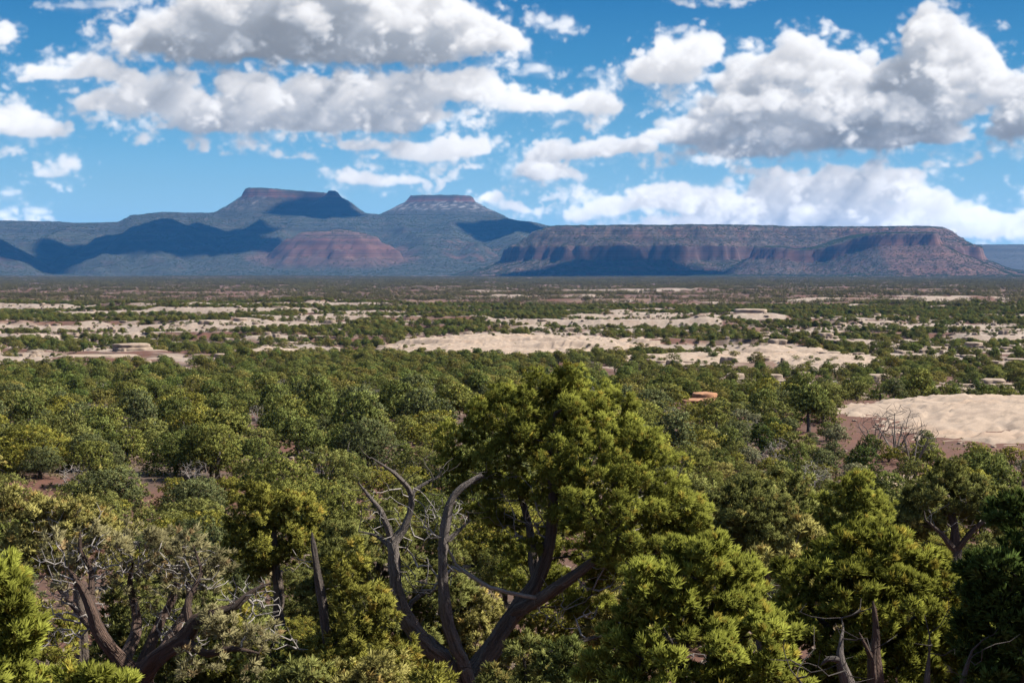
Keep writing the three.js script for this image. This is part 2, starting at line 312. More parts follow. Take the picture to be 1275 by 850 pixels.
function landform(name, x0, x1, z0, z1, cell, f) {
  const nx = Math.round((x1 - x0) / cell) + 1, nz = Math.round((z1 - z0) / cell) + 1, pos = new Float32Array(nx * nz * 3), col = new Float32Array(nx * nz * 3), uv = new Float32Array(nx * nz * 2), idx = [], c = [0, 0, 0];
  const H = new Float32Array(nx * nz);
  for (let j = 0; j < nz; j++) for (let i = 0; i < nx; i++) H[j * nx + i] = f.height(x0 + i * cell, z0 + j * cell);
  for (let j = 0; j < nz; j++) for (let i = 0; i < nx; i++) {
    const k = j * nx + i, x = x0 + i * cell, z = z0 + j * cell, h = H[k];
    const sx = (H[j * nx + Math.min(nx - 1, i + 1)] - H[j * nx + Math.max(0, i - 1)]) / (2 * cell), sz = (H[Math.min(nz - 1, j + 1) * nx + i] - H[Math.max(0, j - 1) * nx + i]) / (2 * cell);
    f.colour(x, z, h, Math.hypot(sx, sz), c);
    pos[k * 3] = x; pos[k * 3 + 1] = EYE + h; pos[k * 3 + 2] = z; col.set(c, k * 3); uv[k * 2] = (x + z) / 700; uv[k * 2 + 1] = h / 420;
    if (i && j) idx.push(k - nx - 1, k - 1, k - nx, k - nx, k - 1, k);
  }
  const g = new THREE.BufferGeometry();
  g.setAttribute('position', new THREE.BufferAttribute(pos, 3)); g.setAttribute('color', new THREE.BufferAttribute(col, 3)); g.setAttribute('uv', new THREE.BufferAttribute(uv, 2)); g.setIndex(idx); g.computeVertexNormals();
  const o = new THREE.Mesh(g, mesaRock); o.name = name; o.userData.kind = 'structure'; o.castShadow = o.receiveShadow = true; scene.add(o);
  return { x0, x1, z0, z1, at: (x, z) => { const i = clamp((x - x0) / cell, 0, nx - 1.001), j = clamp((z - z0) / cell, 0, nz - 1.001), a = Math.floor(i), b = Math.floor(j), k = b * nx + a, u = i - a, v = j - b; const h = lerp(lerp(H[k], H[k + 1], u), lerp(H[k + nx], H[k + nx + 1], u), v), s = Math.hypot(H[k + 1] - H[k], H[k + nx] - H[k]) / cell; return [h, s]; } };
}
const mixTo = (c, a, t) => { for (let k = 0; k < 3; k++) c[k] = lerp(c[k], a[k], t); };
const set3 = (c, a) => { c[0] = a[0]; c[1] = a[1]; c[2] = a[2]; };
const ridged = (x, y, z) => 1 - Math.abs(noise3(x, y, z)) * 2;

// the long flat mesa on the right with its red spur
const MAIN = [[250, -8950], [700, -8820], [1250, -8880], [1600, -9120], [2200, -9120], [2520, -9000], [2760, -9080], [2930, -9650], [2800, -10600], [800, -10700], [200, -9900]];
const SPUR = [[1440, -8420], [1560, -8330], [1750, -8300], [1980, -8190], [2200, -8080], [2405, -8010], [2450, -8090], [2440, -8300], [2480, -8700], [1700, -8800], [1480, -8600]];
const mesaRight = {
  parts(x, z) {
    const w = fbm(x / 260, 1.1, z / 260, 3) * 130 + ridged(x / 90, 2.2, z / 90) * 26 + fbm(x / 34, 7, z / 34, 2) * 18;
    return [rimDistance(MAIN, x, z) + w * 0.9, rimDistance(SPUR, x, z) + w * 0.42];
  },
  height(x, z) {
    const [a, b] = this.parts(x, z);
    const rise = 8 * fbm(x / 600, 2, z / 600, 2) + (x > 1000 && x < 1900 ? 8 * Math.sin((x - 1000) / 900 * Math.PI) : 0);
    const ha = along([[-400, 284 + rise], [-40, 279 + rise], [0, 270 + rise], [215, 150], [238, 142], [262, 66], [300, 50], [460, 0], [620, -38], [760, -52]], a);
    const top = 133 - 16 * smooth(1600, 1700, x) + 92 * smooth(1740, 2150, x);
    const hb = along([[-120, top + 6], [-12, top], [10, top - 62], [24, top - 70], [120, top - 118], [260, top - 172], [420, -30], [620, -52]], b);
    return Math.max(ha, hb) + fbm(x / 60, 5, z / 60, 3) * 9;
  },
  colour(x, z, h, s, c) {
    const [a, b] = this.parts(x, z), n = fbm(x / 70, 3.4, z / 70, 4);
    set3(c, SLOPE); mixTo(c, RED, smooth(-0.1, 0.25, n) * 0.5);
    mixTo(c, BUFF, smooth(0.12, 0.3, fbm(x / 30, 14, z / 30, 3)) * 0.5);
    if (a > 225 && a < 275) mixTo(c, REDDARK, 0.9);
    if (b > -10 && b < 26) mixTo(c, RED, 0.9);
    if (b > 26 && x > 2100) mixTo(c, [0.22, 0.10, 0.062], 0.75);
    if (a < 0 && b > 60) mixTo(c, GREENISH, 0.6);
  },
};
const landRight = landform('mesa', -600, 3900, -10800, -7350, 16, mesaRight);

// the long ridge with the two buttes on its crest
const CREST = [[-1200, 292], [-300, 280], [0, 275], [60, 276], [105, 278], [145, 277], [168, 268], [205, 264.5], [245, 265.5], [280, 265], [330, 262], [420, 264], [455, 266], [480, 268], [560, 268], [620, 271], [655, 276], [690, 282], [740, 294], [800, 306], [900, 318], [1000, 326]];
const crestY = (px) => { let i = 0; while (i < CREST.length - 2 && px > CREST[i + 1][0]) i++; const [a, p] = CREST[i], [b, q] = CREST[i + 1]; return lerp(p, q, smooth(0, 1, clamp((px - a) / (b - a)))); };
const pxPoly = (z0, pts) => pts.map(([px, dz]) => [across(px, z0 + dz), -(z0 + dz)]);
const EAR_WEST = pxPoly(12200, [[306, 0], [322, -40], [350, -20], [385, -10], [404, 10], [408, 130], [400, 330], [330, 360], [304, 160]]);
const KNOB = pxPoly(12180, [[408, 0], [414, -30], [421, 10], [420, 120], [408, 120]]);
const EAR_EAST = pxPoly(13000, [[508, 0], [530, -60], [565, -60], [588, 0], [590, 200], [560, 420], [515, 330]]);
const SPUR_RED = pxPoly(10100, [[352, 0], [375, -120], [420, -190], [455, -150], [478, 0], [470, 500], [380, 500]]);
const ridge = {
  parts(x, z) {
    const w = fbm(x / 300, 21, z / 300, 3) * 90 + ridged(x / 110, 22, z / 110) * 20, f = fbm(x / 50, 27, z / 50, 2) * 16;
    return { west: rimDistance(EAR_WEST, x, z) + f + w * 0.12, knob: rimDistance(KNOB, x, z) + f * 0.6, east: rimDistance(EAR_EAST, x, z) + f + w * 0.12, red: rimDistance(SPUR_RED, x, z) + w * 0.8 + f + ridged(x / 150, 29, z / 150) * 40, w };
  },
  height(x, z) {
    const d = -z, px = 637.5 + x / d * FOCAL, p = this.parts(x, z);
    const crest = (336 - crestY(px)) / FOCAL * 12100, t = clamp((12100 - d) / 2700), back = smooth(12600, 15500, d);
    const fall = 1 - t;
    let h = (crest + 40) * (fall * fall * 0.35 + fall * 0.65) * (1 - back * 0.9) - 40;
    // spurs and ravines run down the front of the ridge
    const rav = ridged(x / 620 + 0.35 * fbm(x / 500, 3, z / 500, 2), 40, z / 2600), steep = Math.sin(Math.PI * clamp(t * 1.1)) ;
    h += steep * (rav - 0.45) * 120 + steep * fbm(x / 240, 44, z / 240, 4) * 50;
    // rounded forerunners
    const hill = (cx, cz, top, rx, rz, k = 1.6) => { const q = Math.hypot((x - cx) / rx, (z - cz) / rz) + fbm(x / 260, 50 + cx, z / 260, 3) * 0.22; h = Math.max(h, top * (1 - Math.pow(clamp(q), k)) - 40 * clamp(q)); };
    hill(across(-40, 9600), -9600, 268, 640, 900, 1.2);
    hill(across(205, 10900), -10900, 395, 900, 1500, 1.25);
    hill(across(592, 10600), -10500, 205, 330, 600, 1.4);
    h = Math.max(h, along([[-300, 296], [-110, 268], [0, 222], [10, 196], [56, 178], [66, 150], [112, 132], [122, 98], [190, 66], [330, -5], [520, -45]], p.red));
    const topW = lerp(705, 668, smooth(across(318, 12200), across(402, 12200), x));
    h = Math.max(h, along([[-80, topW + 4], [-6, topW], [14, topW - 62], [30, topW - 76], [140, topW - 150], [280, topW - 226], [700, topW - 420], [1200, -60]], p.west));
    h = Math.max(h, along([[-20, 680], [0, 674], [12, 640], [30, 628], [120, 575], [260, 470], [700, 200], [1000, -60]], p.knob));
    h = Math.max(h, along([[-90, 688], [-6, 682], [12, 634], [30, 624], [150, 560], [290, 495], [700, 260], [1200, -60]], p.east));
    return h + fbm(x / 70, 61, z / 70, 3) * 10;
  },
  colour(x, z, h, s, c) {
    const p = this.parts(x, z), n = fbm(x / 90, 63, z / 90, 4);
    set3(c, GREENISH); mixTo(c, SLOPE, smooth(0.0, 0.35, n) * 0.6);
    const redZone = smooth(330, 200, p.red);
    mixTo(c, RED, redZone * 0.6); if (p.red > -4 && p.red < 128) mixTo(c, [0.20, 0.075, 0.045], 0.6); mixTo(c, BUFF, redZone * 0.45 * smooth(0.05, 0.25, fbm(x / 34, 66, z / 34, 3)) * 0.7);
    for (const e of [p.west, p.knob, p.east]) { if (e > -8 && e < 34) mixTo(c, RED, 0.8); else if (e >= 34 && e < 300) mixTo(c, SLOPE, 0.7 * (1 - e / 300)); }
    if (p.east > 30 && p.east < 260) mixTo(c, SNOW, smooth(0.02, 0.2, fbm(x / 26, 71, z / 26, 3)) * 0.85 * smooth(260, 140, p.east));
    if (p.west > 40 && p.west < 200 && x < across(335, 12200)) mixTo(c, SNOW, smooth(0.08, 0.25, fbm(x / 26, 73, z / 26, 3)) * 0.55);
    const q = Math.hypot((x - across(592, 10600)) / 330, (z + 10500) / 600); if (q < 1) mixTo(c, RED, 0.55 * smooth(1, 0.6, q) * smooth(-0.1, 0.2, n));
    const q2 = Math.hypot((x - across(-40, 9600)) / 640, (z + 9600) / 900); if (q2 < 1) mixTo(c, REDDARK, 0.6 * smooth(1, 0.6, q2) * smooth(-0.2, 0.1, n));
  },
};
const landRidge = landform('ridge', -7200, 2400, -15400, -8700, 26, ridge);
const farRidge = { height: (x, z) => along([[-900, 262], [0, 240], [300, 160], [1200, 20], [1600, -60]], rimDistance([[3500, -13800], [8000, -13600], [9000, -17000], [3900, -17000]], x, z) + fbm(x / 500, 81, z / 500, 3) * 200) + fbm(x / 90, 83, z / 90, 3) * 10, colour(x, z, h, s, c) { set3(c, GREENISH); mixTo(c, SLOPE, 0.3); } };
const landFar = landform('far_mesa', 2600, 9000, -16500, -12000, 50, farRidge);

// cumulus overhead, out of the picture, whose shadows lie on the ridge and the mesa
{
  const m = new THREE.MeshStandardMaterial({ name: 'cloud white', color: new THREE.Color().setRGB(0.8, 0.8, 0.8), roughness: 1 });
  for (const [px, z, y, rx, rz, seed] of [[205, 10700, 230, 880, 760, 1], [388, 12000, 480, 340, 200, 2], [770, 8350, 120, 620, 260, 3], [15, 9700, 160, 520, 420, 4], [625, 11700, 350, 330, 380, 5]]) {
    const g = new THREE.IcosahedronGeometry(1, 24), p = g.attributes.position;
    for (let i = 0; i < p.count; i++) { const x = p.getX(i), yy = p.getY(i), zz = p.getZ(i), k = 1 + fbm(x * 1.3 + seed * 9, yy * 1.3, zz * 1.3, 4) * 0.9; p.setXYZ(i, x * k * rx, (yy > 0 ? yy * k : yy * 0.35) * 260, zz * k * rz); }
    g.computeVertexNormals();
    const o = new THREE.Mesh(g, m), up = (3300 - y) / SUN.y; o.name = numbered('cloud'); o.userData.kind = 'structure'; o.castShadow = true;
    o.position.set(across(px, z) + SUN.x * up, EYE + 3300, -z + SUN.z * up); scene.add(o);
  }
}

// ---------------------------------------------------------------- trees
const V = (x, y, z) => new THREE.Vector3(x, y, z);
// foliage sprays: a small bundle of blades that grows along +y
function spray(n, len, wide, spread, seed, strips) {
  const r = rngOf(seed), pos = [], nor = [], col = [], d = V(), s = V(), b = V();
  for (let i = 0; i < n; i++) {
    const a = r() * 6.283, t = Math.pow(r(), 0.7) * spread, y0 = r() * len * 0.55;
    d.set(Math.cos(a) * Math.sin(t), Math.cos(t), Math.sin(a) * Math.sin(t));
    s.set(r() - 0.5, r() - 0.5, r() - 0.5).cross(d).normalize();
    const L = len * (0.45 + r() * 0.5), w = wide * (0.7 + r() * 0.6), k = 0.78 + r() * 0.44;
    b.set(d.x * y0 * 0.25, y0, d.z * y0 * 0.25);
    const e = b.clone().addScaledVector(d, L), m = b.clone().addScaledVector(d, L * 0.55).addScaledVector(s, w * 0.5), q = b.clone().addScaledVector(d, L * 0.5).addScaledVector(s, -w * 0.5);
    const tri = (p, q, r2) => {
      const geo = q.clone().sub(p).cross(r2.clone().sub(p)).normalize(), out = p.clone().add(q).add(r2).divideScalar(3); out.y += len * 0.2; out.normalize();
      const v = geo.dot(out) < 0 ? [p, r2, q] : [p, q, r2]; if (geo.dot(out) < 0) geo.negate();
      geo.multiplyScalar(0.45).addScaledVector(out, 0.55).normalize();
      for (const w of v) { pos.push(w.x, w.y, w.z); nor.push(geo.x, geo.y, geo.z); col.push(k, k, k); }
    };
    if (strips) { tri(b, q, m); tri(q, e, m); } else tri(q.clone().lerp(b, 0.9), m.clone().lerp(b, 0.9), e);
  }
  const g = new THREE.BufferGeometry();
  g.setAttribute('position', new THREE.Float32BufferAttribute(pos, 3)); g.setAttribute('normal', new THREE.Float32BufferAttribute(nor, 3)); g.setAttribute('color', new THREE.Float32BufferAttribute(col, 3));
  return g;
}
const SPRAY = {
  juniper: [spray(44, 0.11, 0.013, 1.25, 301, true), spray(22, 0.15, 0.028, 1.2, 302, true), spray(16, 0.22, 0.06, 1.25, 303, true)],
  pinyon: [spray(46, 0.105, 0.013, 0.95, 311, true), spray(22, 0.15, 0.028, 1.0, 312, true), spray(16, 0.22, 0.06, 1.1, 313, true)],
};
// woody skeleton: given limbs first, then a branch to every clump of foliage from the nearest wood below it
function skeleton(limbs, clumps, seed, twig = 0.007, stepLen = 0.32) {
  const r = rngOf(seed), nodes = [], xyz = [];
  const add = (p, parent, rad = 0) => { nodes.push({ p, parent, rad, kids: [] }); xyz.push(p.x, p.y, p.z); if (parent >= 0) nodes[parent].kids.push(nodes.length - 1); return nodes.length - 1; };
  for (const L of limbs) {
    let at = -1;
    const line = L.pts.length > 2 ? new THREE.CatmullRomCurve3(L.pts.map((q) => V(...q))).getPoints((L.pts.length - 1) * 3) : L.pts.map((q) => V(...q));
    line.forEach((p, i) => {
      const rad = lerp(L.r0, L.r1, i / (line.length - 1));
      if (i === 0 && nodes.length) { let best = 0, bd = 1e9; nodes.forEach((n, k) => { const dd = n.p.distanceToSquared(p); if (dd < bd) { bd = dd; best = k; } }); at = best; if (bd < 0.04) return; }
      if (at >= 0) { const a = nodes[at].p.clone(), ar = nodes[at].rad, n = Math.max(1, Math.round(a.distanceTo(p) / (stepLen * 0.8))); for (let k = 1; k <= n; k++) { const t = k / n, w = Math.min(ar, rad) * 0.5 * (k < n ? 1 : 0.3); at = add(a.clone().lerp(p, t).add(V((r() - 0.5) * w, (r() - 0.5) * w, (r() - 0.5) * w)), at, lerp(Math.min(ar, L.r0 * 1.05), rad, t)); } }
      else at = add(p, at, rad);
    });
  }
  const trunkTop = nodes.length;
  const order = clumps.map((c) => { let bd = 1e9; for (let k = 0; k < trunkTop; k++) bd = Math.min(bd, nodes[k].p.distanceToSquared(c.p)); return [bd, c]; }).sort((a, b) => a[0] - b[0]);
  for (const [, c] of order) {
    let best = 0, bc = 1e9;
    const { x: cx, y: cy, z: cz } = c.p;
    for (let k = 1, o = 3; k < nodes.length; k++, o += 3) { const dx = xyz[o] - cx, dy = xyz[o + 1] - cy, dz = xyz[o + 2] - cz, q = dx * dx + dy * dy + dz * dz; if (q >= bc * bc) continue; const cost = Math.sqrt(q) * (dy > 0 ? 1.5 : 1) + (k < trunkTop ? 0 : 0.05); if (cost < bc) { bc = cost; best = k; } }
    const a = nodes[best].p.clone(), L = a.distanceTo(c.p), n = Math.max(1, Math.round(L / stepLen)), side = V(r() - 0.5, 0, r() - 0.5).multiplyScalar(L * 0.28), sag = -L * 0.06;
    let at = best;
    for (let k = 1; k <= n; k++) { const t = k / n, w = Math.sin(Math.PI * t); at = add(a.clone().lerp(c.p, t).addScaledVector(side, w).add(V((r() - 0.5) * 0.05, w * sag + (r() - 0.5) * 0.05, (r() - 0.5) * 0.05)), at, 0); }
    c.node = at;
  }
  const area = new Float64Array(nodes.length);
  for (let k = nodes.length - 1; k >= 0; k--) { if (!nodes[k].kids.length) area[k] = Math.pow(twig, 2.4); else for (const j of nodes[k].kids) area[k] += area[j]; nodes[k].r = Math.max(nodes[k].rad, Math.min(Math.pow(area[k], 1 / 2.4), nodes[k].rad || 0.07)); }
  return nodes;
}
function woodGeometry(nodes, minR, coarse, seed, bark) {
  const pos = [], uv = [], idx = [], r = rngOf(seed), t = V(), n = V(), b = V(), up = V();
  const chain = (start, from) => {
    const list = from >= 0 ? [from, start] : [start];
    let k = start;
    while (nodes[k].kids.length) { let m = -1; for (const j of nodes[k].kids) if (m < 0 || nodes[j].r > nodes[m].r) m = j; for (const j of nodes[k].kids) if (j !== m) queue.push([j, k]); k = m; list.push(k); }
    const R = nodes[list[Math.min(1, list.length - 1)]].r;
    if (R < minR || list.length < 2) return;
    const sides = coarse ? (R > 0.05 ? 5 : 3) : R > 0.08 ? 12 : R > 0.03 ? 7 : R > 0.012 ? 4 : 3, first = pos.length / 3;
    n.set(1, 0, 0); let len = 0;
    list.forEach((q, i) => {
      const p = nodes[q].p, nx = nodes[list[Math.min(i + 1, list.length - 1)]].p, pv = nodes[list[Math.max(i - 1, 0)]].p;
      t.subVectors(nx, pv).normalize(); n.addScaledVector(t, -n.dot(t)); if (n.lengthSq() < 1e-4) n.set(t.y, t.z, t.x).addScaledVector(t, -(t.y * t.x + t.z * t.y + t.x * t.z)); n.normalize(); b.crossVectors(t, n);
      len += p.distanceTo(pv);
      let rad = i === 0 && from >= 0 ? Math.min(nodes[q].r, R) : nodes[q].r;
      if (i === list.length - 1) rad *= 0.35;
      for (let s = 0; s <= sides; s++) {
        const a = s / sides * 6.28318, aw = (s % sides) / sides * 6.28318, k2 = bark && rad > 0.03 ? 1 + 0.55 * fbm(Math.cos(aw + len * 0.8) * 2.2 + 5, len * 1.6, Math.sin(aw + len * 0.8) * 2.2, 3) + 0.14 * Math.sin(aw * 4 + len * 4.0) : 1;
        const c = Math.cos(a) * rad * k2, d = Math.sin(a) * rad * k2;
        pos.push(p.x + n.x * c + b.x * d, p.y + n.y * c + b.y * d, p.z + n.z * c + b.z * d); uv.push(s / sides * Math.max(1, Math.round(R * 8)), len * 0.9);
        if (i && s) { const w = sides + 1, e = first + i * w + s; idx.push(e - w - 1, e - w, e - 1, e - w, e, e - 1); }
      }
    });
  };
  const queue = [[0, -1]];
  while (queue.length) chain(...queue.shift());
  const g = new THREE.BufferGeometry();
  g.setAttribute('position', new THREE.Float32BufferAttribute(pos, 3)); g.setAttribute('uv', new THREE.Float32BufferAttribute(uv, 2)); g.setIndex(idx); g.computeVertexNormals();
  return g;
}
// clumps of foliage spread over the lobes of a crown
function clumpsIn(lobes, per, seed, fill = 0.35) {
  const r = rngOf(seed), out = [];
  for (const [x, y, z, a, b, c, k = 1] of lobes) {
    const n = Math.round(per * Math.cbrt(a * b * c) ** 2 * k);
    for (let i = 0; i < n; i++) {
      let u = r() * 2 - 1, f = r() * 6.283, s = Math.sqrt(1 - u * u), q = r() < fill ? Math.cbrt(r()) * 0.85 : 0.82 + r() * 0.2;
      if (u < -0.55) q *= 0.75;
      const d = V(s * Math.cos(f), u, s * Math.sin(f));
      out.push({ p: V(x + d.x * a * q, y + d.y * b * q, z + d.z * c * q), out: d });
    }
  }
  return out;
}
function spraysOn(clumps, per, size, seed, rad, upness) {
  const r = rngOf(seed), list = [], y = V(0, 1, 0), q = new THREE.Quaternion(), d = V(), spin = new THREE.Quaternion();
  for (const c of clumps) {
    const R = rad * (0.7 + r() * 0.6), n = Math.round(per * (0.6 + r() * 0.8)), tone = 0.72 + r() * 0.56;
    for (let i = 0; i < n; i++) {
      const u = r() * 2 - 1, f = r() * 6.283, s = Math.sqrt(1 - u * u), k = Math.cbrt(r()), o = V(s * Math.cos(f), u * 0.75, s * Math.sin(f));
      d.copy(o).multiplyScalar(0.75).addScaledVector(c.out, 0.35).addScaledVector(y, upness + r() * 0.3).normalize();
      q.setFromUnitVectors(y, d).multiply(spin.setFromAxisAngle(y, r() * 6.283));
      const sc = size * (0.75 + r() * 0.6);
      list.push({ m: new THREE.Matrix4().compose(c.p.clone().addScaledVector(o, R * k), q.clone(), V(sc, sc, sc)), tone: tone * (0.86 + r() * 0.28), warm: r(), n: o.clone().multiplyScalar(0.5).addScaledVector(c.out, 0.7).add(V(0, 0.15, 0)).normalize() });
    }
  }
  return list;
}
function bake(list, g) {                                      // sprays joined into one crown; its leaves turn outward from the clump they sit on
  const n = g.attributes.position.count, size = list.length * n * 3, pos = new Float32Array(size), nor = new Float32Array(size), col = new Float32Array(size);
  const P = g.attributes.position, N = g.attributes.normal, C = g.attributes.color, v = [V(), V(), V()], e = V(), f = V(), m = V();
  list.forEach((s, i) => {
    const w = s.warm > 0.9 ? 1.2 : 1;
    for (let k = 0; k < n; k += 3) {
      for (let j = 0; j < 3; j++) v[j].fromBufferAttribute(P, k + j).applyMatrix4(s.m);
      m.fromBufferAttribute(N, k).transformDirection(s.m).multiplyScalar(0.5).addScaledVector(s.n, 0.75).normalize();
      const flip = e.subVectors(v[1], v[0]).cross(f.subVectors(v[2], v[0])).dot(m) < 0, t = s.tone * C.getX(k);
      for (let j = 0; j < 3; j++) { const q = v[flip ? 2 - j : j], o = (i * n + k + j) * 3; pos[o] = q.x; pos[o + 1] = q.y; pos[o + 2] = q.z; nor[o] = m.x; nor[o + 1] = m.y; nor[o + 2] = m.z; col[o] = t * w; col[o + 1] = t; col[o + 2] = t; }
    }
  });
  const out = new THREE.BufferGeometry();
  out.setAttribute('position', new THREE.BufferAttribute(pos, 3)); out.setAttribute('normal', new THREE.BufferAttribute(nor, 3)); out.setAttribute('color', new THREE.BufferAttribute(col, 3));
  return out;
}
const foliage = (name, r, g, b, through = 0.18) => new THREE.MeshPhysicalMaterial({ name, color: new THREE.Color().setRGB(r, g, b), vertexColors: true, roughness: 1, transmission: through, thickness: 0, specularIntensity: 0, side: THREE.DoubleSide });
const LEAF = {
  juniper: [foliage('juniper scales olive', 0.174, 0.170, 0.036), foliage('juniper scales green', 0.140, 0.148, 0.046), foliage('juniper scales yellowish', 0.238, 0.218, 0.071), foliage('juniper scales grey', 0.174, 0.179, 0.100)],
  pinyon: [foliage('pinyon needles green', 0.116, 0.136, 0.040), foliage('pinyon needles dark', 0.060, 0.082, 0.025), foliage('pinyon needles olive', 0.156, 0.166, 0.044), foliage('pinyon needles bluish', 0.107, 0.122, 0.052)],
};
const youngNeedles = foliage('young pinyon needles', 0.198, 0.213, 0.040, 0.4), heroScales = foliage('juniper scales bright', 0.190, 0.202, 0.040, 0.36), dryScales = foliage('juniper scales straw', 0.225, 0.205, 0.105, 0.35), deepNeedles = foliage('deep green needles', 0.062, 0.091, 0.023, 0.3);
const barkGrain = (() => {                                    // long shreds along the stem
  const W = 256, H = 256, r = rngOf(21), data = new Uint8Array(W * H * 4), lat = [[9, 2], [26, 4], [70, 9], [128, 40]].map(([a, b]) => [a, b, Array.from({ length: a * b }, () => r())]);
  for (let y = 0; y < H; y++) for (let x = 0; x < W; x++) {
    let s = 0;
    for (const [a, b, v] of lat) { const u = x / W * a, w = y / H * b, i = Math.floor(u), j = Math.floor(w), fu = smooth(0, 1, u - i), fw = smooth(0, 1, w - j), at = (p, q) => v[(q % b) * a + p % a]; s += lerp(lerp(at(i, j), at(i + 1, j), fu), lerp(at(i, j + 1), at(i + 1, j + 1), fu), fw) / 4; }
    const q = lerp(0.25, 1, clamp((s - 0.3) * 2.4)) * 255; data.set([q, q, q, 255], (y * W + x) * 4);
  }
  const t = new THREE.DataTexture(data, W, H); t.wrapS = t.wrapT = THREE.RepeatWrapping; t.magFilter = THREE.LinearFilter; t.needsUpdate = true; return t;
})();
const wood = (name, r, g, b, bump = 0.03) => new THREE.MeshStandardMaterial({ name, color: new THREE.Color().setRGB(r, g, b), map: barkGrain, bumpMap: barkGrain, bumpScale: bump, roughness: 0.9 });
const WOOD = { juniper: wood('juniper bark', 0.12, 0.09, 0.07), pinyon: wood('pinyon bark', 0.09, 0.07, 0.058), dead: wood('weathered dead wood', 0.15, 0.125, 0.11, 0.03), red: wood('shredding red bark', 0.09, 0.052, 0.035), twig: wood('grey twigs', 0.34, 0.31, 0.285, 0.003) };

// shapes of ordinary trees, in metres, base at the origin
function randomForm(species, seed) {
  const r = rngOf(seed), limbs = [], lobes = [], H = species === 'juniper' ? 2.9 + r() * 0.8 : 3.4 + r() * 1.0, W = species === 'juniper' ? 2.0 + r() * 0.6 : 1.9 + r() * 0.6;
  const stems = species === 'juniper' ? 2 + Math.floor(r() * 3) : 1 + Math.floor(r() * 1.6);
  for (let s = 0; s < stems; s++) {
    const a = r() * 6.283, lean = stems > 1 ? 0.35 + r() * 0.5 : 0.12, pts = [[0, -0.3, 0]];
    for (let k = 1; k <= 5; k++) { const t = k / 5; pts.push([Math.cos(a + t * 0.8) * lean * t * W * 0.8 + (r() - 0.5) * 0.2, t * H * 0.72, Math.sin(a + t * 0.8) * lean * t * W * 0.8 + (r() - 0.5) * 0.2]); }
    limbs.push({ pts, r0: 0.15 / Math.sqrt(stems) + 0.06, r1: 0.03 });
  }
  const n = 6 + Math.floor(r() * 4);
  lobes.push([0, H * 0.62, 0, W * 0.72, H * 0.30, W * 0.72, 1]);
  for (let k = 0; k < n; k++) {
    const a = k / n * 6.283 + r() * 0.8, hh = 0.15 + r() * 0.55, q = W * (species === 'juniper' ? 0.62 : lerp(0.68, 0.34, (hh - 0.15) / 0.55));
    lobes.push([Math.cos(a) * q, H * hh, Math.sin(a) * q, W * (0.34 + r() * 0.16), H * (0.13 + r() * 0.07), W * (0.34 + r() * 0.16), 1]);
  }
  lobes.push([(r() - 0.5) * 0.8, H * 0.82, (r() - 0.5) * 0.8, W * 0.55, H * 0.14, W * 0.55, 1.1]);
  return { limbs, lobes, H, W };
}
function crownMesh(list, g, material) {                       // thousands of sprays: one crown
  const o = new THREE.InstancedMesh(g, material, list.length), c = new THREE.Color();
  list.forEach((s, i) => { o.setMatrixAt(i, s.m); const w = s.warm > 0.9 ? 1.25 : 1; o.setColorAt(i, c.setRGB(s.tone * w, s.tone, s.tone)); });
  o.name = 'crown'; o.userData.kind = 'stuff';
  return o;
}
function forms(species, count, seed) {
  const out = [];
  for (let i = 0; i < count; i++) {
    const s = seed + i * 17, F = randomForm(species, s), sparse = i === count - 1 ? 0.55 : 1;
    const clumps = clumpsIn(F.lobes, 62 * sparse, s + 1, 0.2), nodes = skeleton(F.limbs, clumps, s + 2);
    const few = clumps.filter((_, k) => k % 5 < 3);
    out.push({
      near: { wood: woodGeometry(nodes, 0.004, false, s, true), list: spraysOn(clumps, species === 'juniper' ? 11 : 10, 1, s + 3, 0.16, species === 'juniper' ? 0.3 : 0.5) },
      mid: { wood: woodGeometry(nodes, 0.014, true, s, false), crown: bake(spraysOn(clumps, 4.2, 1, s + 4, 0.16, 0.3), SPRAY[species][1]) },
      far: { wood: woodGeometry(nodes, 0.04, true, s, false), crown: bake(spraysOn(few, 3.0, 1, s + 5, 0.15, 0.3), SPRAY[species][2]) },
      H: F.H, W: F.W,
    });
  }
  return out;
}
const FORM = { juniper: forms('juniper', 6, 1000), pinyon: forms('pinyon', 6, 2000) };
const KIND = { juniper: 'juniper_tree', pinyon: 'pinyon_pine' };
const built = new Map();
function tree(species, form, level, tone) {                   // one thing: a trunk with its branches, and a crown
  const key = [species, form, level, tone].join();
  if (!built.has(key)) {
    const F = FORM[species][form][level], o = new THREE.Group();
    const w = new THREE.Mesh(F.wood, WOOD[species]); w.name = 'trunk'; o.add(w);
    if (level === 'near') o.add(crownMesh(F.list, SPRAY[species][0], LEAF[species][tone]));
    else { const c = new THREE.Mesh(F.crown, LEAF[species][tone]); c.name = 'crown'; o.add(c); }
    built.set(key, shadows(o));
    return o;
  }
  return built.get(key).clone();
}

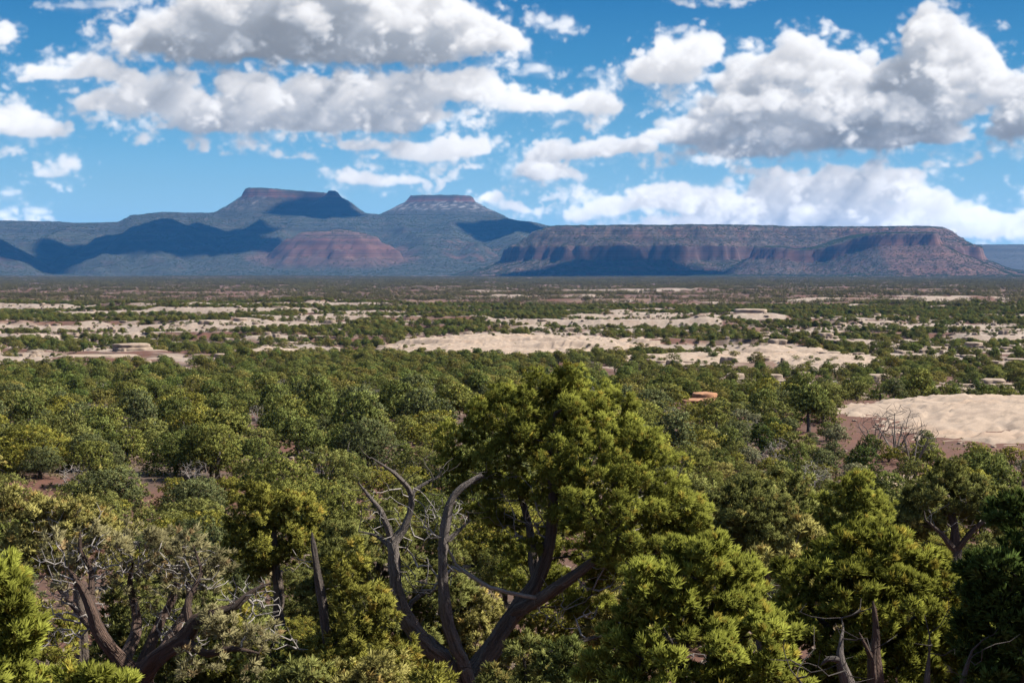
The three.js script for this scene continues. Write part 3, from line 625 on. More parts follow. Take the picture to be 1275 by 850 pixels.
// ---------------------------------------------------------------- rocks
const stoneMat = new THREE.MeshStandardMaterial({ name: 'pale sandstone', color: new THREE.Color().setRGB(0.70, 0.68, 0.66), vertexColors: true, map: stoneGrain, bumpMap: stoneGrain, bumpScale: 0.06, roughness: 0.95 });
function slabMesh(s, n, thick, seed) {                        // a low swell of bare sandstone with joints and stains
  const pos = [], col = [], uv = [], idx = [], c = [0, 0, 0], y0 = ground(s.x, s.z);
  for (let j = 0; j <= n; j++) for (let i = 0; i <= n; i++) {
    const u = i / n * 2 - 1, v = j / n * 2 - 1, x = s.x + u * s.rx * 1.15, z = s.z + v * s.rz * 1.15;
    const q = Math.hypot(u, v) * 1.15 + fbm(x / (s.rx * 0.45), seed, z / (s.rz * 0.45), 4) * 0.30;
    let h = thick * (1 - Math.pow(clamp(q, 0, 1.6), 2.4));
    const lay = h / thick * 4 + fbm(x / 9, seed + 3, z / 9, 3); h += (smooth(0.75, 0.98, lay - Math.floor(lay)) - 0.5) * thick * 0.12;
    const joint = Math.abs(noise3(x / (s.rx * 0.42) + 0.6 * fbm(x / 6, 1, z / 6, 2), seed + 9, z / (s.rz * 0.3)));
    h -= smooth(0.03, 0.0, joint) * thick * 0.16;
    h += fbm(x / 3.2, seed + 5, z / 3.2, 3) * thick * 0.09 + fbm(x / 14, seed + 6, z / 10, 4) * (thick * 0.3 + s.rx * 0.007);
    const tl = fbm(x / (s.rx * 0.5), seed + 7, z / (s.rz * 0.3), 3) * 6, tf = tl - Math.floor(tl); h += smooth(0.8, 0.92, tf) * s.rx * 0.014 - tf * s.rx * 0.012;
    pos.push(x - s.x, ground(x, z) + h - y0, z - s.z); uv.push(x / 5, z / 5);
    set3(c, [0.39, 0.31, 0.243]); mixTo(c, [0.30, 0.23, 0.18], smooth(0.05, 0.35, fbm(x / 5, seed + 1, z / 2.2, 4)) * 0.6); mixTo(c, [0.40, 0.27, 0.18], smooth(0.1, 0.4, fbm(x / 11, seed + 2, z / 11, 3)) * 0.5); mixTo(c, [0.17, 0.14, 0.125], smooth(0.03, 0.0, joint) * 0.4);
    mixTo(c, [0.19, 0.17, 0.155], smooth(0.18, 0.42, fbm(x / 2.4, seed + 12, z / 1.6, 3)) * 0.5);
    col.push(...c);
    if (i && j) { const k = j * (n + 1) + i; idx.push(k - n - 2, k - 1, k - n - 1, k - n - 1, k - 1, k); }
  }
  const g = new THREE.BufferGeometry();
  g.setAttribute('position', new THREE.Float32BufferAttribute(pos, 3)); g.setAttribute('color', new THREE.Float32BufferAttribute(col, 3)); g.setAttribute('uv', new THREE.Float32BufferAttribute(uv, 2)); g.setIndex(idx); g.computeVertexNormals();
  const o = new THREE.Mesh(g, stoneMat); o.position.set(s.x, y0, s.z);
  return o;
}
function addSlab(s, n, thick, seed, name, label) { const o = slabMesh(s, n, thick, seed); o.name = numbered(name); tag(o, label, 'rock'); scene.add(shadows(o)); return o; }
addSlab(SLAB, 150, 1.5, 401, 'sandstone_slab', 'broad pale sandstone slab lying bare beyond the trees on the bench');
addSlab(SHEET, 220, 2.0, 402, 'slickrock_sheet', 'wide pale slickrock sheet, the largest bare rock on the plain');
addSlab({ x: across(1165, 107), z: -107, rx: 6, rz: 3.5 }, 60, 0.4, 405, 'sandstone_slab', 'small pale slab on red soil behind the clearing');
addSlab({ x: across(905, 480), z: -480, rx: 48, rz: 42 }, 130, 2.2, 406, 'slickrock_sheet', 'pale slickrock sheet with dark ledges just behind the slope woodland');
addSlab({ x: across(350, 520), z: -520, rx: 22, rz: 30 }, 80, 3.0, 407, 'slickrock_sheet', 'narrow pale slickrock hump beside the square sandstone blocks');
addSlab({ x: across(1045, 430), z: -430, rx: 20, rz: 26 }, 80, 2.4, 408, 'slickrock_sheet', 'grey shaded slickrock dome beyond the slope woodland, nearest the bench slab');

function ledgeShape(seed, layers, sides = 30) {               // beds stacked one on another, each with a rounded edge
  const r = rngOf(seed), pos = [], col = [], uv = [], idx = [], c = [0, 0, 0];
  let y = -0.35, ring = 0; const rings = [];
  let inset = 1.0;
  for (let L = 0; L < layers; L++) {
    const th = (1.35 / layers) * (0.7 + r() * 0.6), s = inset * (0.98 + r() * 0.08);
    rings.push([y, s * 0.95], [y + th * 0.1, s * 1.0], [y + th * 0.72, s * 0.99], [y + th * 0.93, s * 0.94], [y + th, s * 0.86]);
    y += th; inset *= 0.84 + r() * 0.1;
  }
  rings.push([y + 0.03, inset * 0.6], [y + 0.05, inset * 0.25], [y + 0.05, 0.001]);
  for (const [h, s] of rings) {
    for (let i = 0; i <= sides; i++) {
      const a = (i % sides) / sides * 6.283, cx = Math.cos(a), cz = Math.sin(a), sq = 1 / Math.pow(Math.pow(Math.abs(cx), 3.2) + Math.pow(Math.abs(cz), 3.2), 1 / 3.2);
      const k = s * sq * (1 + 0.55 * fbm(cx * 1.4 + seed, h * 0.5, cz * 1.4, 3) + 0.08 * noise3(cx * 5 + seed, h * 3, cz * 5));
      pos.push(cx * k, h + 0.06 * noise3(cx * k * 2.4, seed * 0.7, cz * k * 2.4) * (h > 0 ? 1 : 0), cz * k); uv.push(a * 2, h * 2);
      const v = noise3(cx * k * 3, h * 6 + seed, cz * k * 3); set3(c, [0.39, 0.31, 0.24]); mixTo(c, [0.22, 0.16, 0.12], clamp(v + 0.25) * 0.7); col.push(...c);
      if (ring && i) { const w = sides + 1, e = ring * w + i; idx.push(e - w - 1, e - 1, e - w, e - w, e - 1, e); }
    }
    ring++;
  }
  const g = new THREE.BufferGeometry();
  g.setAttribute('position', new THREE.Float32BufferAttribute(pos, 3)); g.setAttribute('color', new THREE.Float32BufferAttribute(col, 3)); g.setAttribute('uv', new THREE.Float32BufferAttribute(uv, 2)); g.setIndex(idx); g.computeVertexNormals();
  return g;
}
const LEDGE = [ledgeShape(3, 2), ledgeShape(8, 3), ledgeShape(14, 2), ledgeShape(23, 3), ledgeShape(31, 1), ledgeShape(37, 4)];
const orangeStone = new THREE.MeshStandardMaterial({ name: 'orange sandstone', color: new THREE.Color().setRGB(0.8, 0.5, 0.33), vertexColors: true, map: stoneGrain, bumpMap: stoneGrain, bumpScale: 0.05, roughness: 0.95 });
function ledge(shape, x, z, w, h, d, turn, name, label, group, m = stoneMat, sink = 0) {
  const o = new THREE.Mesh(LEDGE[shape], m); o.name = numbered(name); o.position.set(x, ground(x, z) - sink, z); o.scale.set(w / 2, h, d / 2); o.rotation.y = turn;
  tag(o, label, 'rock', group); scene.add(shadows(o)); return o;
}
const rockSpots = [];
const ledgeLabel = (s, w, x, z) => [w > 9 ? 'broad' : w > 5 ? 'middling' : 'small', ['two-bedded pale ledge', 'three-bedded pale ledge', 'flat-topped pale ledge', 'stepped pale ledge', 'single-bed pale ledge', 'many-layered pale block'][s], x < across(430, -z) ? (-z < 620 ? 'on the plain near the square blocks' : -z < 1000 ? 'on the plain beyond the square blocks' : 'at the long ledge line beyond the square blocks') : x < across(830, -z) ? (-z < 800 ? 'beside the wide slickrock sheet' : -z < 1100 ? 'just beyond the wide slickrock sheet' : 'far beyond the wide slickrock sheet') : (-z < 480 ? 'on the plain just past the bench slab' : -z < 800 ? 'among trees well past the bench slab' : 'on the distant plain past the bench slab')].join(' ');
const rockAtPixel = (shape, px, z, w, h, d, turn, label, m, name = 'sandstone_ledge') => { rockSpots.push([across(px, z), -z, w * 0.75, z * 0.12]); return ledge(shape, across(px, z), -z, w, h, d, turn, name, label, undefined, m); };
rockAtPixel(3, 163, 560, 15, 3.0, 12, 0.5, 'tall square sandstone block, larger of the pair on the plain');
rockAtPixel(2, 192, 552, 10, 2.7, 10, -0.3, 'smaller square sandstone block leaning against the tall one');
rockAtPixel(0, 120, 505, 30, 2.2, 14, 0.05, 'long low pale ledge in front of the two square blocks');
rockAtPixel(0, 205, 500, 18, 2.0, 12, 0.1, 'short pale ledge at the foot of the two square blocks');
rockAtPixel(1, 878, 196, 4.6, 1.5, 4.2, 0.9, 'rounded orange sandstone boulder poking out of the slope woodland', orangeStone, 'sandstone_boulder');
rockAtPixel(0, 872, 190, 5.2, 0.7, 4.0, 0.1, 'flat orange rock below the orange boulder', orangeStone, 'sandstone_boulder');
rockAtPixel(2, 935, 1010, 26, 5, 22, 0, 'pale stepped outcrop with orange end beyond the sheets');
{
  // countless small ledges and blocks lie over the plain: the largest are things, the rest one mass
  const r = rngOf(515), all = [];
  for (let i = 0; i < 5200; i++) {
    const d = 340 * Math.pow(4.2, r()), t = (r() * 2 - 1) * 0.44, x = t * d, z = -d, k = rockAmount(x, z);
    if (k < 0.25 && r() > 0.12) continue;
    if (inEllipse(SHEET, x, z) < 0.9 || t * FOCAL + 637.5 < 780 && d < 430) continue;
    all.push([x, z, (1.2 + r() * r() * 7.5) * (0.6 + d / 1400), 0.35 + r() * r() * 1.5, 0.5 + r() * 0.7, (r() - 0.5) * 0.9, Math.floor(r() * 6), d]);
  }
  all.sort((a, b) => b[2] / b[7] - a[2] / a[7]);
  const rest = LEDGE.map(() => []);
  all.forEach(([x, z, w, h, q, turn, s, d], i) => {
    if (i < 220) { ledge(s, x, z, w, h * (1 + w * 0.06), w * q, turn, 'sandstone_ledge', ledgeLabel(s, w, x, z), 'sandstone ledges on the plain'); }
    else rest[s].push(new THREE.Matrix4().compose(V(x, ground(x, z), z), new THREE.Quaternion().setFromAxisAngle(V(0, 1, 0), turn), V(w / 2, h, w * q / 2)));
  });
  const g = new THREE.Group(); g.name = 'loose_rubble'; g.userData.kind = 'stuff'; tag(g, 'small pale rocks strewn over the plain', 'rubble');
  rest.forEach((list, s) => { const m = new THREE.InstancedMesh(LEDGE[s], stoneMat, list.length); list.forEach((q, i) => m.setMatrixAt(i, q)); m.name = 'rubble'; m.userData.kind = 'stuff'; m.castShadow = m.receiveShadow = true; g.add(m); });
  scene.add(g);
}

// ---------------------------------------------------------------- the trees close by, each of its own shape
function woodOf(limbs, clumps, seed, twig) { return skeleton(limbs, clumps, seed, twig); }
function closeTree(name, label, category, o) {
  const z = o.d, bx = across(o.base, z), by = ground(bx, -z), g = new THREE.Group();
  const L = ([px, py, dz = 0]) => [across(px, z) - bx, heightAt(py, z) - by, -dz], s = z / FOCAL;
  const limbs = (o.limbs || []).map((l) => ({ pts: l.pts.map((p) => p === 0 ? [0, -0.3, 0] : L(p)), r0: l.r0, r1: l.r1 }));
  const lobes = (o.lobes || []).map(([px, py, rx, ry, dz = 0, rz = 1, k = 1]) => { const [x, y, w] = L([px, py, dz]); return [x, y, w, rx * s, ry * s, Math.max(rz * (rx + ry) * 0.5 * s, 0.2), k]; });
  const clumps = clumpsIn(lobes, o.per, o.seed, o.fill ?? 0.4), bare = clumpsIn((o.bare || []).map(([px, py, rx, ry, dz = 0, rz = 1, k = 1]) => { const [x, y, w] = L([px, py, dz]); return [x, y, w, rx * s, ry * s, rz * (rx + ry) * 0.5 * s, k]; }), o.perBare || 20, o.seed + 9, 0.6);
  const nodes = skeleton(limbs, clumps, o.seed + 1, o.twig || 0.007);
  const trunk = new THREE.Mesh(woodGeometry(nodes, 0.003, false, o.seed, true), o.bark); trunk.name = 'trunk'; g.add(trunk);
  if (clumps.length) g.add(crownMesh(spraysOn(clumps, o.sprays || 16, o.size || 1, o.seed + 3, o.clump || 0.24, o.up ?? 0.4), SPRAY[o.species][0], o.leaf));
  for (const d of o.dead || []) {
    const dl = d.map((l) => ({ pts: l.pts.map((p) => p === 0 ? [0, -0.2, 0] : L(p)), r0: l.r0, r1: l.r1 })), tips = [], r = rngOf(o.seed + 77);
    for (const l of dl) for (let k = 0; k < (l.pts.length - 1) * 5; k++) { const p = l.pts[1 + Math.floor(r() * (l.pts.length - 1))]; tips.push({ p: V(p[0] + (r() - 0.5) * 0.9, p[1] + (r() - 0.2) * 0.6, p[2] + (r() - 0.5) * 0.9), out: V(0, 1, 0) }); }
    const m = new THREE.Mesh(woodGeometry(skeleton(dl, tips, o.seed + 5, 0.006, 0.15), 0.003, false, o.seed, true), WOOD.dead); m.name = 'dead_limb'; g.add(m);
  }
  if (bare.length) {
    const thin = limbs.map((l) => ({ pts: l.pts, r0: l.r0 * 0.3, r1: l.r1 * 0.3 }));
    const m = new THREE.Mesh(woodGeometry(skeleton(thin, bare, o.seed + 6, 0.0062, 0.17), 0.002, false, o.seed, false), WOOD.twig); m.name = 'bare_twigs'; m.userData.kind = 'stuff'; g.add(m);
  }
  g.name = numbered(name); g.position.set(bx, by, -z); tag(g, label, category); scene.add(shadows(g));
  footprints.push([bx, -z, o.clear || 2.4]);
  return g;
}
const footprints = [], midNeedles = foliage('mid green needles', 0.165, 0.175, 0.032, 0.3);
closeTree('juniper_tree', 'big full juniper with a bare forked dead limb reaching up beside its crown', 'juniper', {
  d: 24, base: 592, species: 'juniper', bark: WOOD.juniper, leaf: heroScales, seed: 3001, per: 54, size: 0.85, sprays: 28, clump: 0.18, up: 0.35, fill: 0.5, clear: 3.4,
  limbs: [
    { pts: [0, [590, 905], [588, 850]], r0: 0.302, r1: 0.245 },
    { pts: [[588, 850], [612, 812, 0.1], [640, 775, 0.3], [668, 735, 0.4], [685, 690, 0.4], [690, 630, 0.3], [686, 570, 0.2], [692, 515, 0]], r0: 0.194, r1: 0.036 },
    { pts: [[640, 775, 0.3], [690, 730, -0.4], [740, 690, -0.6], [790, 640, -0.6], [825, 600, -0.4]], r0: 0.122, r1: 0.029 },
    { pts: [[668, 735, 0.4], [660, 670, 1.0], [640, 610, 1.4], [625, 560, 1.4]], r0: 0.094, r1: 0.022 },
    { pts: [[690, 630, 0.3], [730, 570, 0.6], [745, 510, 0.6]], r0: 0.072, r1: 0.022 },
    { pts: [[588, 870], [640, 850, -0.6], [672, 808, -1.0], [720, 780, -1.2], [770, 770, -1.0]], r0: 0.101, r1: 0.022 },
  ],
  lobes: [[690, 500, 50, 40, 0.2, 1.2], [735, 505, 36, 34, 0.6], [640, 530, 58, 44, 0.6, 1.2], [590, 560, 40, 32, 0.4], [575, 590, 22, 20, 0.3], [700, 560, 75, 50, 0.0, 1.3], [775, 545, 40, 50, 0.2], [800, 590, 55, 52, -0.2, 1.2], [838, 640, 40, 52, -0.3, 1.1], [866, 668, 26, 34, 0], [740, 620, 80, 50, -0.6, 1.2], [790, 670, 62, 42, -0.8, 1.1, 0.8], [660, 610, 60, 46, 1.0, 1.2, 0.8], [620, 640, 42, 40, 1.2, 1, 0.7], [700, 680, 60, 36, 0.6, 1, 0.5], [640, 700, 46, 40, 1.4, 1, 0.5], [845, 705, 40, 36, -0.2, 1, 1], [872, 700, 24, 28, 0.1], [770, 720, 50, 34, 0.4, 1, 0.8], [815, 735, 46, 30, 0.3, 1, 0.8], [720, 460, 16, 14, 0.3], [665, 470, 16, 14, 0.2], [700, 740, 50, 34, 1.2, 1, 0.8], [745, 765, 46, 30, 0.6, 1, 0.8], [660, 745, 40, 30, 1.6, 1, 0.8]],
  bare: [[500, 640, 50, 50, -0.6], [530, 700, 50, 50, -0.4], [760, 715, 50, 40, -0.6], [700, 750, 50, 40, -0.4], [650, 640, 70, 60, 0.6], [780, 650, 60, 50, 0.2]], perBare: 200, twigBare: 0.006,
  dead: [
    [{ pts: [[580, 880, -0.35], [556, 822, -0.5], [520, 782, -0.6], [500, 745, -0.65], [494, 700, -0.7], [492, 668, -0.7]], r0: 0.173, r1: 0.086 },
      { pts: [[492, 668, -0.7], [478, 628, -0.8], [462, 606, -0.85], [452, 592, -0.9]], r0: 0.061, r1: 0.013 },
      { pts: [[490, 675, -0.7], [470, 662, -0.5], [448, 658, -0.4]], r0: 0.043, r1: 0.009 },
      { pts: [[492, 668, -0.7], [508, 645, -0.6], [514, 610, -0.6], [500, 588, -0.7], [484, 574, -0.8], [468, 562, -0.9]], r0: 0.072, r1: 0.011 },
      { pts: [[514, 608, -0.6], [530, 598, -0.5], [546, 590, -0.4], [552, 580, -0.4]], r0: 0.036, r1: 0.009 },
      { pts: [[497, 720, -0.65], [470, 738, -1.2], [452, 745, -1.5]], r0: 0.036, r1: 0.009 },
      { pts: [[506, 750, -0.65], [530, 735, -0.3], [548, 738, 0]], r0: 0.043, r1: 0.014 }],
    [{ pts: [[592, 880, -0.45], [578, 822, -0.6], [562, 778, -0.7], [554, 730, -0.75], [553, 680, -0.75], [557, 640, -0.7], [564, 615, -0.65], [578, 600, -0.6], [600, 588, -0.5]], r0: 0.122, r1: 0.043 },
      { pts: [[556, 668, -0.75], [572, 655, -0.6], [584, 645, -0.5]], r0: 0.050, r1: 0.014 }],
  ],
});
closeTree('juniper_tree', 'ancient gnarled juniper with red twisted trunk and straw-coloured half-bare crown', 'juniper', {
  d: 18.5, base: 168, species: 'juniper', bark: WOOD.red, leaf: dryScales, seed: 3101, per: 41, sprays: 12, size: 0.9, clump: 0.17, up: 0.5, fill: 0.5, clear: 3.2,
  limbs: [
    { pts: [0, [168, 880], [165, 850]], r0: 0.269, r1: 0.216 },
    { pts: [[165, 850], [140, 818, -0.1], [122, 785, -0.2], [112, 755, -0.2], [98, 732, -0.1], [80, 712, 0]], r0: 0.129, r1: 0.030 },
    { pts: [[168, 850], [200, 815, -0.3], [232, 790, -0.4], [248, 768, -0.4], [275, 758, -0.5], [300, 746, -0.5], [316, 732, -0.4], [340, 722, -0.3]], r0: 0.140, r1: 0.015 },
    { pts: [[165, 850], [178, 800, 0.5], [192, 765, 0.8], [200, 730, 0.9], [205, 695, 0.9]], r0: 0.088, r1: 0.018 },
    { pts: [[120, 790, -0.2], [80, 770, 0.3], [52, 748, 0.5], [38, 722, 0.5]], r0: 0.058, r1: 0.015 },
    { pts: [[145, 830], [100, 830, -0.5], [62, 812, -0.7], [40, 800, -0.6]], r0: 0.076, r1: 0.018 },
    { pts: [[240, 778, -0.4], [236, 745, -0.3], [248, 715, -0.1], [240, 690, 0]], r0: 0.058, r1: 0.012 },
    { pts: [[150, 830], [150, 790, 0.6], [138, 750, 0.7], [145, 715, 0.6]], r0: 0.09, r1: 0.02 },
    { pts: [[200, 815, -0.3], [222, 760, 0.4], [212, 725, 0.6]], r0: 0.08, r1: 0.02 },
    { pts: [[230, 790, -0.4], [268, 800, -0.7], [300, 792, -0.8], [330, 800, -0.7]], r0: 0.07, r1: 0.015 },
    { pts: [[112, 755, -0.2], [105, 715, 0.1], [92, 690, 0.1], [92, 665, 0.1]], r0: 0.046, r1: 0.018 },
  ],
  lobes: [[110, 690, 52, 22, 0.2], [170, 690, 50, 26, 0.5], [232, 692, 40, 26, 0.2], [190, 730, 60, 30, 0.8], [262, 730, 38, 26, 0.1], [60, 730, 36, 30, 0.3, 1, 0.6], [285, 785, 34, 30, -0.6, 1, 1.3], [315, 800, 34, 36, -0.5, 1, 1.3], [265, 815, 24, 22, -0.9, 1, 1.2], [150, 745, 50, 30, 0.8, 1, 0.7], [60, 690, 40, 26, 0.6, 1, 0.5]],
  bare: [[75, 720, 50, 45, 0.1], [120, 700, 60, 36, 0.2], [180, 710, 60, 36, 0.5], [240, 715, 50, 36, 0], [60, 780, 50, 45, -0.1], [310, 735, 40, 24, -0.4], [180, 790, 50, 40, 0.6], [230, 800, 40, 36, 0], [330, 770, 30, 40, -0.3]], perBare: 700, twigBare: 0.007,
});
closeTree('pinyon_pine', 'young bright yellow-green pinyon with upswept needle tufts below the big juniper', 'pinyon', {
  d: 15, base: 885, species: 'pinyon', bark: WOOD.pinyon, leaf: youngNeedles, seed: 3201, per: 105, sprays: 18, size: 1.0, clump: 0.12, up: 0.75, fill: 0.45, clear: 2.6,
  limbs: [{ pts: [0, [886, 960], [888, 880], [890, 820], [893, 770], [890, 720]], r0: 0.11, r1: 0.02 }, { pts: [[888, 870], [850, 820, -0.4], [822, 770, -0.5]], r0: 0.05, r1: 0.012 }, { pts: [[890, 860], [930, 810, 0.3], [960, 770, 0.3]], r0: 0.05, r1: 0.012 }],
  lobes: [[885, 712, 34, 30, 0], [855, 722, 34, 34, 0.1], [915, 722, 30, 34, 0.2], [820, 745, 38, 38, -0.2], [880, 765, 60, 40, 0.2, 1.1], [795, 735, 24, 26, 0], [950, 765, 36, 36, 0.3], [800, 795, 46, 40, 0, 1.1], [860, 815, 70, 44, -0.3, 1.1], [935, 815, 54, 40, -0.1, 1.1], [980, 800, 26, 30, 0.2], [770, 840, 44, 36, 0.1], [840, 880, 90, 50, -0.4, 1.1], [950, 880, 70, 50, -0.1], [895, 690, 16, 18, 0]],
});
closeTree('pinyon_pine', 'broad green pinyon standing behind the pointed dead snag', 'pinyon', {
  d: 18, base: 1092, species: 'pinyon', bark: WOOD.pinyon, leaf: midNeedles, seed: 3301, per: 99, sprays: 18, size: 1.05, clump: 0.13, up: 0.55, fill: 0.45, clear: 3.0,
  limbs: [{ pts: [0, [1092, 900], [1095, 820], [1090, 760], [1085, 700]], r0: 0.15, r1: 0.03 }, { pts: [[1093, 850], [1040, 790, 0.3], [1000, 750, 0.4]], r0: 0.06, r1: 0.015 }, { pts: [[1093, 840], [1150, 780, 0.2], [1200, 740, 0.2]], r0: 0.06, r1: 0.015 }],
  lobes: [[1085, 690, 44, 34, 0], [1045, 705, 40, 34, 0.2], [1130, 705, 44, 36, 0.1], [1010, 735, 38, 36, 0.3], [1170, 735, 42, 36, 0.2], [1080, 745, 66, 44, -0.3, 1.2], [1150, 785, 62, 44, -0.2, 1.2], [1020, 790, 56, 44, 0, 1.2], [1205, 770, 36, 38, 0.4], [1090, 815, 70, 44, -0.5, 1.1], [1180, 830, 54, 44, -0.2], [1010, 850, 56, 40, 0.1], [1110, 880, 90, 40, -0.3]],
});
closeTree('dead_snag', 'pointed reddish dead snag with pale curved side forks under the broad pinyon', 'snag', {
  d: 14.2, base: 1090, species: 'pinyon', bark: WOOD.red, leaf: null, seed: 3401, per: 0, clear: 1,
  limbs: [{ pts: [0, [1094, 900], [1095, 850], [1094, 820], [1097, 800], [1096, 780], [1092, 752]], r0: 0.10, r1: 0.02 }, { pts: [[1094, 830], [1080, 805, -0.1], [1072, 788, -0.1]], r0: 0.035, r1: 0.008 }],
  dead: [[{ pts: [[1062, 900, -0.2], [1052, 845, -0.3], [1042, 815, -0.35], [1044, 790, -0.3]], r0: 0.09, r1: 0.02 }, { pts: [[1042, 815, -0.35], [1025, 812, -0.4], [1016, 820, -0.4]], r0: 0.04, r1: 0.01 }],
    [{ pts: [[1160, 900, 0], [1162, 850, 0], [1164, 818, 0]], r0: 0.05, r1: 0.012 }, { pts: [[1200, 905, 0], [1208, 850, 0], [1218, 815, 0]], r0: 0.05, r1: 0.012 }],
    [{ pts: [[1030, 880, -0.5], [1000, 850, -0.6], [974, 818, -0.6]], r0: 0.03, r1: 0.008 }]],
});
closeTree('juniper_tree', 'upright yellow-green juniper rising behind the broad pinyon', 'juniper', {
  d: 25, base: 1075, species: 'juniper', bark: WOOD.juniper, leaf: heroScales, seed: 3501, per: 78, sprays: 21, clump: 0.16, up: 0.5, fill: 0.5,
  limbs: [{ pts: [0, [1075, 860], [1072, 760], [1070, 680], [1066, 630]], r0: 0.16, r1: 0.03 }],
  lobes: [[1062, 618, 24, 24, 0], [1085, 640, 34, 34, 0.2], [1045, 650, 30, 36, 0.1], [1095, 672, 36, 34, 0], [1066, 680, 44, 40, -0.2], [1035, 700, 34, 34, 0.3], [1105, 710, 40, 34, 0.1], [1070, 730, 60, 40, 0]],
});
closeTree('juniper_tree', 'straw-tipped juniper with a tangle of pale branches between the two close pinyons', 'juniper', {
  d: 20.5, base: 985, species: 'juniper', bark: WOOD.juniper, leaf: LEAF.juniper[2], seed: 3601, per: 58, sprays: 18, clump: 0.16, up: 0.5, fill: 0.5, clear: 2,
  limbs: [{ pts: [0, [985, 900], [980, 800], [985, 730], [990, 690]], r0: 0.12, r1: 0.02 }],
  lobes: [[985, 690, 26, 20, 0], [1010, 678, 22, 20, 0.2], [965, 712, 22, 22, 0], [990, 725, 30, 26, 0.2], [1005, 760, 36, 36, 0.2]],
  bare: [[965, 735, 40, 30, -0.3], [985, 760, 40, 40, -0.2]], perBare: 160,
});
closeTree('juniper_tree', 'open olive juniper whose dark upright trunk shows through its crown', 'juniper', {
  d: 30, base: 1193, species: 'juniper', bark: WOOD.juniper, leaf: LEAF.juniper[1], seed: 3701, per: 58, sprays: 18, clump: 0.17, up: 0.35, fill: 0.3,
  limbs: [{ pts: [0, [1193, 800], [1195, 700], [1195, 670], [1190, 640], [1185, 620]], r0: 0.2, r1: 0.04 }, { pts: [[1195, 690], [1215, 655, -0.3], [1240, 635, -0.4]], r0: 0.08, r1: 0.02 }, { pts: [[1195, 690], [1170, 662, -0.3], [1150, 645, -0.4]], r0: 0.08, r1: 0.02 }],
  lobes: [[1185, 620, 50, 24, 0.2, 1.3], [1235, 625, 44, 26, 0.3, 1.3], [1145, 640, 36, 26, 0.2, 1.3], [1255, 655, 34, 30, 0.4], [1135, 675, 28, 30, 0.5], [1200, 600, 36, 18, 0.3], [1190, 650, 50, 26, 1.2]],
  bare: [[1200, 640, 50, 30, -0.3]], perBare: 120,
});
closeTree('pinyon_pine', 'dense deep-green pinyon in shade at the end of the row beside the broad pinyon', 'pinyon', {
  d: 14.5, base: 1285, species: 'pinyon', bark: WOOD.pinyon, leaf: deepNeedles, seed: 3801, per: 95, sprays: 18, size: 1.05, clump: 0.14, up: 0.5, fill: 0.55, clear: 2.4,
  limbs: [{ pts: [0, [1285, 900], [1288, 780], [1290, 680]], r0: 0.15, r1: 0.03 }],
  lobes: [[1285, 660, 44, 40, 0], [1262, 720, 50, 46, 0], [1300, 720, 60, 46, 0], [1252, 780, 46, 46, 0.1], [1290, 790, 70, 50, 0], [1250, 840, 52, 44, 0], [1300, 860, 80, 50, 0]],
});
closeTree('pinyon_pine', 'tall dark pinyon added unseen past the end of the row to shade its neighbour', 'pinyon', {  // out-of-view tree, added so its shadow darkens the deep-green pinyon
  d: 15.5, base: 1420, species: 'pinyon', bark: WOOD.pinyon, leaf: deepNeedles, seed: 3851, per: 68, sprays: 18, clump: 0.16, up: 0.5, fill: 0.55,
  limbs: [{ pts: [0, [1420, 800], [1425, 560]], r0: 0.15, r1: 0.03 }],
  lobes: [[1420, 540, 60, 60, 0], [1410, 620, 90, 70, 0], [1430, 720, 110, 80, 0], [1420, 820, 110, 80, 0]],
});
closeTree('pinyon_pine', 'bright green pinyon with cones beside the gnarled red juniper', 'pinyon', {
  d: 12, base: -20, species: 'pinyon', bark: WOOD.pinyon, leaf: youngNeedles, seed: 3901, per: 105, sprays: 18, clump: 0.12, up: 0.6, fill: 0.45, clear: 2,
  limbs: [{ pts: [0, [-20, 980], [-18, 850], [-15, 760]], r0: 0.12, r1: 0.02 }],
  lobes: [[-25, 730, 34, 34, 0], [-5, 770, 30, 36, 0], [-30, 790, 50, 44, 0], [5, 815, 34, 38, 0], [-15, 850, 56, 44, 0], [10, 870, 34, 40, 0], [-10, 920, 70, 50, 0]],
});
closeTree('pinyon_pine', 'little green pinyon top sticking up in front of the gnarled red juniper', 'pinyon', {
  d: 11, base: 85, species: 'pinyon', bark: WOOD.pinyon, leaf: youngNeedles, seed: 3951, per: 119, sprays: 18, clump: 0.10, up: 0.7, fill: 0.45, clear: 1.2,
  limbs: [{ pts: [0, [85, 960], [87, 860]], r0: 0.06, r1: 0.015 }],
  lobes: [[100, 852, 18, 18, 0], [72, 868, 20, 18, 0], [118, 872, 22, 22, 0.1], [90, 900, 50, 34, 0], [90, 960, 60, 44, 0]],
});
closeTree('juniper_tree', 'dense dark juniper filling the gap behind the bare forked limb', 'juniper', {
  d: 28.5, base: 465, species: 'juniper', bark: WOOD.juniper, leaf: LEAF.juniper[1], seed: 4001, per: 68, sprays: 21, clump: 0.19, up: 0.35, fill: 0.45, clear: 3,
  limbs: [{ pts: [0, [465, 800], [470, 720], [475, 680]], r0: 0.2, r1: 0.04 }, { pts: [[465, 800], [430, 730], [420, 690]], r0: 0.12, r1: 0.03 }],
  lobes: [[480, 670, 44, 30, 0.3, 1.2], [430, 690, 40, 36, 0, 1.2], [530, 690, 44, 36, 0.5, 1.2], [470, 720, 60, 40, -0.4, 1.2], [540, 745, 50, 44, 0, 1.2], [420, 750, 44, 46, 0, 1.1], [480, 790, 80, 44, -0.3, 1.2], [420, 830, 60, 50, -0.5], [520, 830, 60, 44, -0.3]],
});
